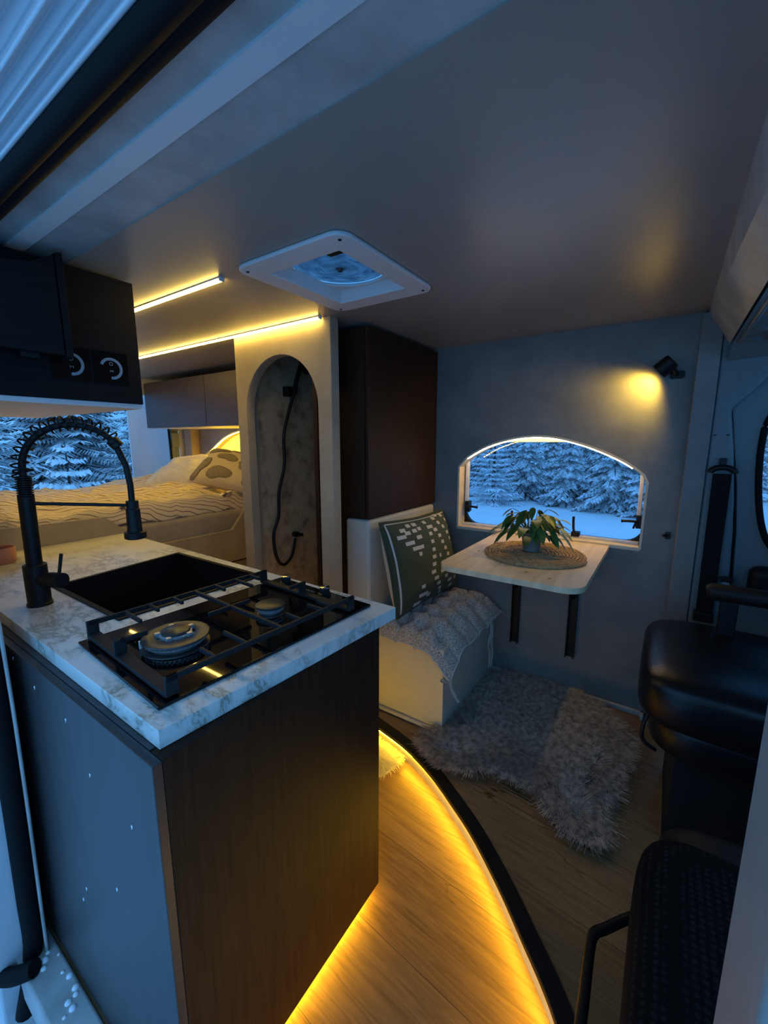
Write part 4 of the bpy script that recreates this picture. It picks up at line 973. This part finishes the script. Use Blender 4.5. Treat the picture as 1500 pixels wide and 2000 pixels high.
so = ob.modifiers.new('thick', 'SOLIDIFY'); so.thickness = .03; so.offset = -1
tag(ob, 'cream crumpled duvet with thin dark stripes spread over the bed', 'duvet')
p2 = Matrix.Translation((-2.40, 1.74, 1.150)) @ Matrix.Rotation(R(15), 4, 'Z') @ Matrix.Rotation(R(38), 4, 'X') @ Matrix.Rotation(R(14), 4, 'Y')
f2 = pillow(.50, .34, .085, p2, pinch=.10, seed=5); n2 = p2.to_3x3() @ Vector((0, 0, 1))
pw = thing('patterned_pillow', 'tan pillow with brown tufted blotches lying on the bed by the shower wall', 'pillow', (-2.4, 1.74, 1.04))
mb = MB(); mb.grid(lambda u, v: f2(u, v, 1), 30, 24); mb.grid(lambda u, v: f2(u, v, -1), 30, 24); mb.build('cover', M['bedpillow'], pw, smooth=True)
tf = MB()
def blob(cu_, cv, ru, rv, seed):
    vs = [f2(cu_, cv, 1) + n2 * .008]; n = 22
    for ring in (.5, .9, 1.0):
        for i in range(n):
            a = 2 * PI * i / n; k_ = ring * (1 + .22 * math.sin(2 * a + seed) + .12 * math.sin(3 * a + seed * 2)); uu = min(.99, max(.01, cu_ + ru * k_ * math.cos(a))); vv = min(.99, max(.01, cv + rv * k_ * math.sin(a)))
            vs.append(f2(uu, vv, 1) + n2 * (.008 if ring < .95 else -.001))
    fs = [(0, 1 + i, 1 + (i + 1) % n) for i in range(n)]
    for r_ in range(2):
        for i in range(n): fs.append((1 + r_ * n + i, 1 + r_ * n + (i + 1) % n, 1 + (r_ + 1) * n + (i + 1) % n, 1 + (r_ + 1) * n + i))
    tf.add(vs, fs)
for b_ in ((.10, .30, .12, .26, 0), (.42, .22, .15, .16, 1), (.42, .62, .13, .11, 2), (.20, .80, .16, .10, .6), (.62, .86, .22, .08, 3), (.74, .48, .16, .10, 4), (.85, .20, .10, .14, 5)): blob(*b_)
tf.build('tufting', M['tuft'], pw, smooth=True)
p3 = Matrix.Translation((-2.92, 1.80, 1.125)) @ Matrix.Rotation(R(25), 4, 'Z') @ Matrix.Rotation(R(22), 4, 'X')
f3 = pillow(.62, .42, .09, p3, pinch=.08, seed=9)
mb = MB(); g3 = lambda sd: (lambda u, v: f3(u, v, sd) + Vector((0, 0, .018 * noise.noise(Vector((u * 7, v * 9, sd))))))
mb.grid(g3(1), 34, 26); mb.grid(g3(-1), 34, 26)
tag(mb.build('white_pillow', M['linen'], smooth=True), 'crumpled white pillow at the head of the bed behind the patterned pillow', 'pillow')

# ================================================================ CAB
bpil = [(.128, .40), (.262, .40), (.252, .75), (.240, .95), (.229, 1.117), (.205, 1.33), (.183, 1.47), (.26, 1.56), (.34, 1.70), (.34, 1.80), (.128, 1.80)]
cb = thing('door_3', 'x', 'x', (.4, 2.15, .4)); del cb['label']; del cb['category']; cb['kind'] = 'structure'
struct(plate(bpil, [], XZ, 2.105, 2.16).build('wall_pillar', M['cab_trim'], bevel=0.012, seg=4))
MB().box(.136, .146, 2.101, 2.106, 1.372, 1.376).box(.176, .186, 2.101, 2.106, 1.372, 1.376).build('clip_slot', M['black'], cb)
dout = [(.20, .30), (1.2, .30), (1.2, 1.72), (.34, 1.72), (.20, 1.55), (.178, 1.47), (.198, 1.33), (.222, 1.18), (.24, 1.0), (.25, .8)]
dwin = smooth_path([(.290, 1.40, 0), (.288, 1.30, 0), (.300, 1.15, 0), (.325, 1.02, 0), (.365, .94, 0), (.44, .90, 0)], 5)
hole = [(p.x, p.y) for p in dwin] + [(1.1, .90), (1.1, 1.48), (.36, 1.48)] + [(p.x, p.y) for p in smooth_path([(.36, 1.48, 0), (.312, 1.46, 0), (.290, 1.40, 0)], 4)][1:-1]
plate(dout, [hole], XZ, 2.135, 2.175).build('door_shell', M['cab_trim'], cb, bevel=0.014, seg=4)
MB().tube([(p[0], 2.132, p[1]) for p in offset_poly(hole, 0.0)], .011, 8, closed=True).build('window_seal', M['rubber'], cb, smooth=True)
MB().tube([(p[0], 2.128, p[1]) for p in offset_poly(dout, -0.004)], .005, 8, closed=True).build('door_seal', M['rubber'], cb, smooth=True)
plate(hole, [], XZ, 2.155, 2.158).build('pane', M['pane'], cb)
MB().box(.30, 1.1, 2.05, 2.134, .74, .875).build('door_armrest', M['black_soft'], cb, bevel=0.035, seg=5)
# headliner shelf with dimples
hl = MB(); hl.grid(lambda u, v: (.151 + u * .75, .34 + v * 1.79, 1.70 + .05 * u - .03 * math.sin(v * PI) * 0 - .06 * sstep(.92, 1, v)), 10, 24)
for yy in (1.42, 1.62, 1.82, 2.0):
    hl.lathe([(.0005, 1.696), (.018, 1.697), (.026, 1.701), (.028, 1.708)], (.205, yy, 0), 20)
for (a_, b_) in ((.172, .172), (.250, .262)): hl.tube([(a_, 1.15, 1.700), (a_, 2.05, 1.700), (b_, 2.08, 1.70)], .007, 8)
struct(hl.build('ceiling_cab', M['cab_trim'], smooth=True))
struct(MB().box(.15, 1.2, .25, 2.2, 1.80, 1.84).build('ceiling_cab_roof', M['cab_trim']))
struct(MB().box(.15, 1.2, .25, .30, -.05, .9).build('wall_cab_near', M['black_soft']))
struct(MB().box(1.2, 1.25, .25, 2.2, -.05, .95).build('wall_cab_front', M['black_soft']))
# seat belt
sbt = thing('seat_belt', 'black seat belt hanging from the grey door pillar of the cab', 'seat belt', (.18, 2.09, .66))
MB().box(.152, .205, 2.084, 2.090, 1.24, 1.243).prism([(.149, 1.225), (.208, 1.225), (.207, .64), (.152, .64)], XZ, 2.080, 2.084).build('webbing', M['rubber'], sbt)
MB().tube([(.140 + .0385 * (1 - math.cos(t * PI)), 2.082, 1.228 + .022 * math.sin(t * PI)) for t in [i / 12 for i in range(13)]], .011, 10).box(.166, .187, 2.082, 2.104, 1.25, 1.285).build('guide_loop', M['black'], sbt, bevel=0.002)
MB().box(.145, .212, 2.070, 2.104, .615, .655).build('anchor', M['black'], sbt, bevel=0.004)
plate(rrect(.222, .246, .752, .798, .005, 3), [rect(.2285, .2395, .762, .782)], XZ, 2.068, 2.071).build('tongue', M['metal_tongue'], sbt)
MB().box(.212, .256, 2.064, 2.078, .798, .820).build('buckle', M['black'], sbt, bevel=0.004)

def soft(mb, x0, x1, y0, y1, z0, z1, n=(3., 3., 3.)):
    """rounded cushion: superellipsoid"""
    cx, cy, cz = (x0 + x1) / 2, (y0 + y1) / 2, (z0 + z1) / 2; ax, ay, az = (x1 - x0) / 2, (y1 - y0) / 2, (z1 - z0) / 2
    def sp(a, e): return math.copysign(abs(a) ** e, a)
    def f(u, v):
        th = (u - .5) * 2 * PI; ph = (v - .5) * PI; e1, e2 = n[0], n[1]
        return (cx + ax * sp(math.cos(ph), e1) * sp(math.cos(th), e2), cy + ay * sp(math.cos(ph), e1) * sp(math.sin(th), e2), cz + az * sp(math.sin(ph), e1))
    return mb.grid(f, 48, 24)
ds = thing('driver_seat', 'black leather cab seat turned towards the table, farther from the camera', 'seat', (.3, 1.62, .074))
soft(MB(), -.015, .62, 1.34, 1.93, .50, .685, (.42, .35)).build('seat_cushion', M['leather'], ds, smooth=True)
soft(MB(), .02, .62, 1.37, 1.90, .40, .545, (.4, .4)).build('seat_shell', M['leather'], ds, smooth=True)
MB().box(.095, .56, 1.46, 1.82, .074, .43).build('pedestal', M['black_soft'], ds, bevel=0.01)
soft(MB(), .50, .66, 1.36, 1.90, .60, 1.30, (.4, .4)).build('backrest', M['leather'], ds, smooth=True)
MB().tube([(.155, 1.80, .828), (.165, 1.80, .830), (.60, 1.80, .834)], [.020, .030, .030], 16).build('armrest', M['black_soft'], ds, smooth=True)
MB().box(.195, .245, 1.785, 1.815, .60, .82).build('armrest_post', M['black_soft'], ds, bevel=0.004)
MB().tube(smooth_path([(.03, 1.40, .56), (.012, 1.385, .50), (.016, 1.385, .45), (.05, 1.40, .42)], 4), .006, 8).build('loop', M['black'], ds, smooth=True)
ps = thing('passenger_seat', 'black dotted-cloth cab seat in the lower right foreground', 'seat', (.3, .76, .074))
soft(MB(), .022, .62, .42, 1.05, .20, .505, (.38, .3)).build('seat_cushion', M['seatcloth'], ps, smooth=True)
soft(MB(), .060, .62, .93, 1.095, .24, .490, (.45, .4)).build('bolster', M['black_soft'], ps, smooth=True)
MB().box(.10, .56, .50, .98, .074, .26).build('pedestal', M['black_soft'], ps, bevel=0.01)
MB().tube(smooth_path([(.06, .955, .292), (.034, .949, .30), (-.018, .885, .30), (-.036, .862, .30), (-.040, .83, .298), (-.037, .74, .296), (-.034, .66, .290), (-.02, .60, .285), (.06, .58, .28)], 5), .0105, 12).build('adjuster_bar', M['black'], ps, smooth=True)

# ================================================================ OUTSIDE
gr = MB()
def gz_(x, y):
    z = -.62 + .05 * noise.noise(Vector((x * .35, y * .35, 0))) + .015 * noise.noise(Vector((x * 1.7, y * 1.7, 5)))
    return z
gr.grid(lambda u, v: (-45 + u * 75, -12 + v * 62, gz_(-45 + u * 75, -12 + v * 62)), 150, 124)
struct(gr.build('ground_snow', M['snow'], smooth=True, origin=(0, 0, -.62)))
# animal tracks: low discs on the snow, the hollows' shade put into their colour
tr = MB(); rnd = random.Random(3)
for (x0, y0, x1, y1, n) in ((-3.4, 6.8, -2.2, 8.6, 9), (-1.9, 5.6, -.9, 8.2, 12), (-1.3, 5.2, -.2, 7.4, 8)):
    for i in range(n):
        t = i / (n - 1); x = lerp(x0, x1, t) + rnd.uniform(-.06, .06); y = lerp(y0, y1, t) + rnd.uniform(-.06, .06)
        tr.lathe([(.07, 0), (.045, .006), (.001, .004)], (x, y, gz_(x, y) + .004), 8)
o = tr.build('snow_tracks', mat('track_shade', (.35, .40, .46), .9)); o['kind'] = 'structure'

def spruce_mesh(name, seed, h, rb, m, whorls=17, nb_=9, density=9, tw=.035, droop=.32):
    rd = random.Random(seed); mb = MB()
    mb.cur = 1; mb.tube([(0, 0, 0), (0, 0, h * .5), (0, 0, h)], [h * .022, h * .014, .006], 7); mb.cur = 0
    for w in range(whorls):
        t = (w + .5) / whorls; z0 = h * (.04 + .95 * t); L0 = rb * (1 - t) ** .85 + .05
        for b in range(nb_ if t < .8 else 6):
            a = 2 * PI * (b + rd.random() * .8) / nb_ + w * .7; L_ = L0 * rd.uniform(.75, 1.15); d = Vector((math.cos(a), math.sin(a), 0)); sd = Vector((-d.y, d.x, 0))
            dr = droop * rd.uniform(.7, 1.3) + .25 * (1 - t)
            def pos(s): return Vector((0, 0, z0)) + d * L_ * s + Vector((0, 0, 1)) * (-dr * L_ * s + .18 * L_ * s * s)
            n = max(3, int(density * (L_ / rb) + 3))
            for q in range(n + 1):
                s = .12 + .88 * q / n; c = pos(s)
                for sg_ in ((-1, 1) if q < n else (0,)):
                    tl = (L_ * .36 * (1 - s * .55) + .05) * rd.uniform(.8, 1.2); dirv = (d * (.75 if sg_ else 1) + sd * sg_ * .8 + Vector((0, 0, -.30 + rd.uniform(-.15, .1)))).normalized()
                    e = c + dirv * tl; wv = dirv.cross(Vector((0, 0, 1))).normalized() * tw * rd.uniform(.8, 1.5); up = Vector((0, 0, tw * .9)); m_ = c + dirv * tl * .45
                    mb.add([c, m_ - wv - up * .3, m_ + up, m_ + wv - up * .3, m_ - up * 1.1, e - Vector((0, 0, tw * .8))], [(0, 2, 1), (0, 3, 2), (0, 1, 4), (0, 4, 3), (1, 2, 5), (2, 3, 5), (4, 1, 5), (3, 4, 5)])
    me_o = mb.build(name, [m, M['bark']], origin=(0, 0, 0)); return me_o
protoA = spruce_mesh('spruce_tree', 1, 3.2, 1.15, M['spruce'], 15, 8, 7, .055, .5)
protoB = spruce_mesh('spruce_tree', 2, 2.6, 1.0, M['spruce'], 12, 8, 7, .055, .45)
protoC = spruce_mesh('frosted_tree', 3, 2.4, .62, M['frost'], 20, 8, 6, .014, .02)
protoD = spruce_mesh('spruce_tree', 5, 7.5, 2.1, M['spruce'], 24, 10, 12, .07, .45)
protoE = spruce_mesh('spruce_tree', 8, 7.5, 2.3, M['spruce_frosty'], 30, 9, 12, .032, .15)
protoF = spruce_mesh('spruce_tree', 12, 2.1, .85, M['spruce_frosty'], 11, 8, 6, .04, .12)
used = set()
def tree(proto, x, y, s, rz, label, grp):
    if proto.name in used:
        o = proto.copy(); COL.objects.link(o)
    else: o = proto; used.add(proto.name)
    o.location = (x, y, gz_(x, y) - .05); o.scale = (s, s, s); o.rotation_euler = (0, 0, rz)
    tag(o, label, 'tree', grp); return o
BK = 'snowy spruces at the edge of the clearing'
tree(protoA, -6.6, 14.0, .95, .3, 'snow-covered spruce at the left edge of the arched window view', BK)
tree(protoC, -4.55, 12.9, 1.25, 0, 'pale frosted bare-looking tree left of centre in the arched window', None)
tree(protoA, -4.0, 14.6, .92, 2.1, 'snowy spruce just right of the pale frosted tree', BK)
tree(protoB, -2.55, 14.0, 1.0, 1.0, 'snowy spruce standing out in the middle right of the arched window', BK)
tree(protoA, -1.25, 13.6, .98, 4.0, 'snowy spruce second from the right in the arched window', BK)
tree(protoB, -.05, 12.9, 1.08, 5.0, 'snow-laden spruce at the right edge of the arched window view', BK)
rd = random.Random(21)
ORD = ['first', 'second', 'third', 'fourth', 'fifth', 'sixth', 'seventh', 'eighth', 'ninth', 'tenth', 'eleventh', 'twelfth']
for i in range(10):
    x = -11.2 + i * 1.45 + rd.uniform(-.1, .1); y = 17.0 + 1.4 * (i % 2)
    tree((protoA, protoB, protoA)[i % 3], x, y, (1.0, 1.2, 1.1)[i % 3] * rd.uniform(.95, 1.1), rd.uniform(0, 6), ORD[i] + ' spruce from the left in the shadowed row behind the front trees of the clearing', 'back row of spruces through the arched window')
for i in range(6):
    x = -15 + i * 3.6; tree(protoD, x, 22.5 + 1.2 * (i % 2), .68 * rd.uniform(.95, 1.1), rd.uniform(0, 6), ORD[i] + ' from the left of the tallest spruces closing the forest beyond the clearing', 'far forest spruces beyond the clearing')
# forest behind the back doors
RG = 'snowy trees behind the back doors'
tree(protoE, -11.0, 1.9, .70, .5, 'big snowy spruce nearest outside the back door, leftmost', RG)
tree(protoE, -13.4, 4.6, .85, 1.9, 'tall snowy spruce seen behind the tap arch outside the back door', RG)
tree(protoE, -11.2, 5.6, .60, 3.3, 'snowy spruce at the right edge of the back door opening', RG)
tree(protoF, -7.6, 2.55, .95, .9, 'small bright snow-covered young spruce outside the back door', None)
tree(protoC, -7.8, 1.55, .85, 1.4, 'frosted thin shrub outside the back door on the left', None)
for i in range(7):
    tree(protoD, -14.5 - 2.0 * (i % 2), -1.5 + i * 1.5, .74 * rd.uniform(.9, 1.1), rd.uniform(0, 6), ORD[i] + ' from the left of the forest spruces far behind the open back door', 'far spruces behind the back doors')
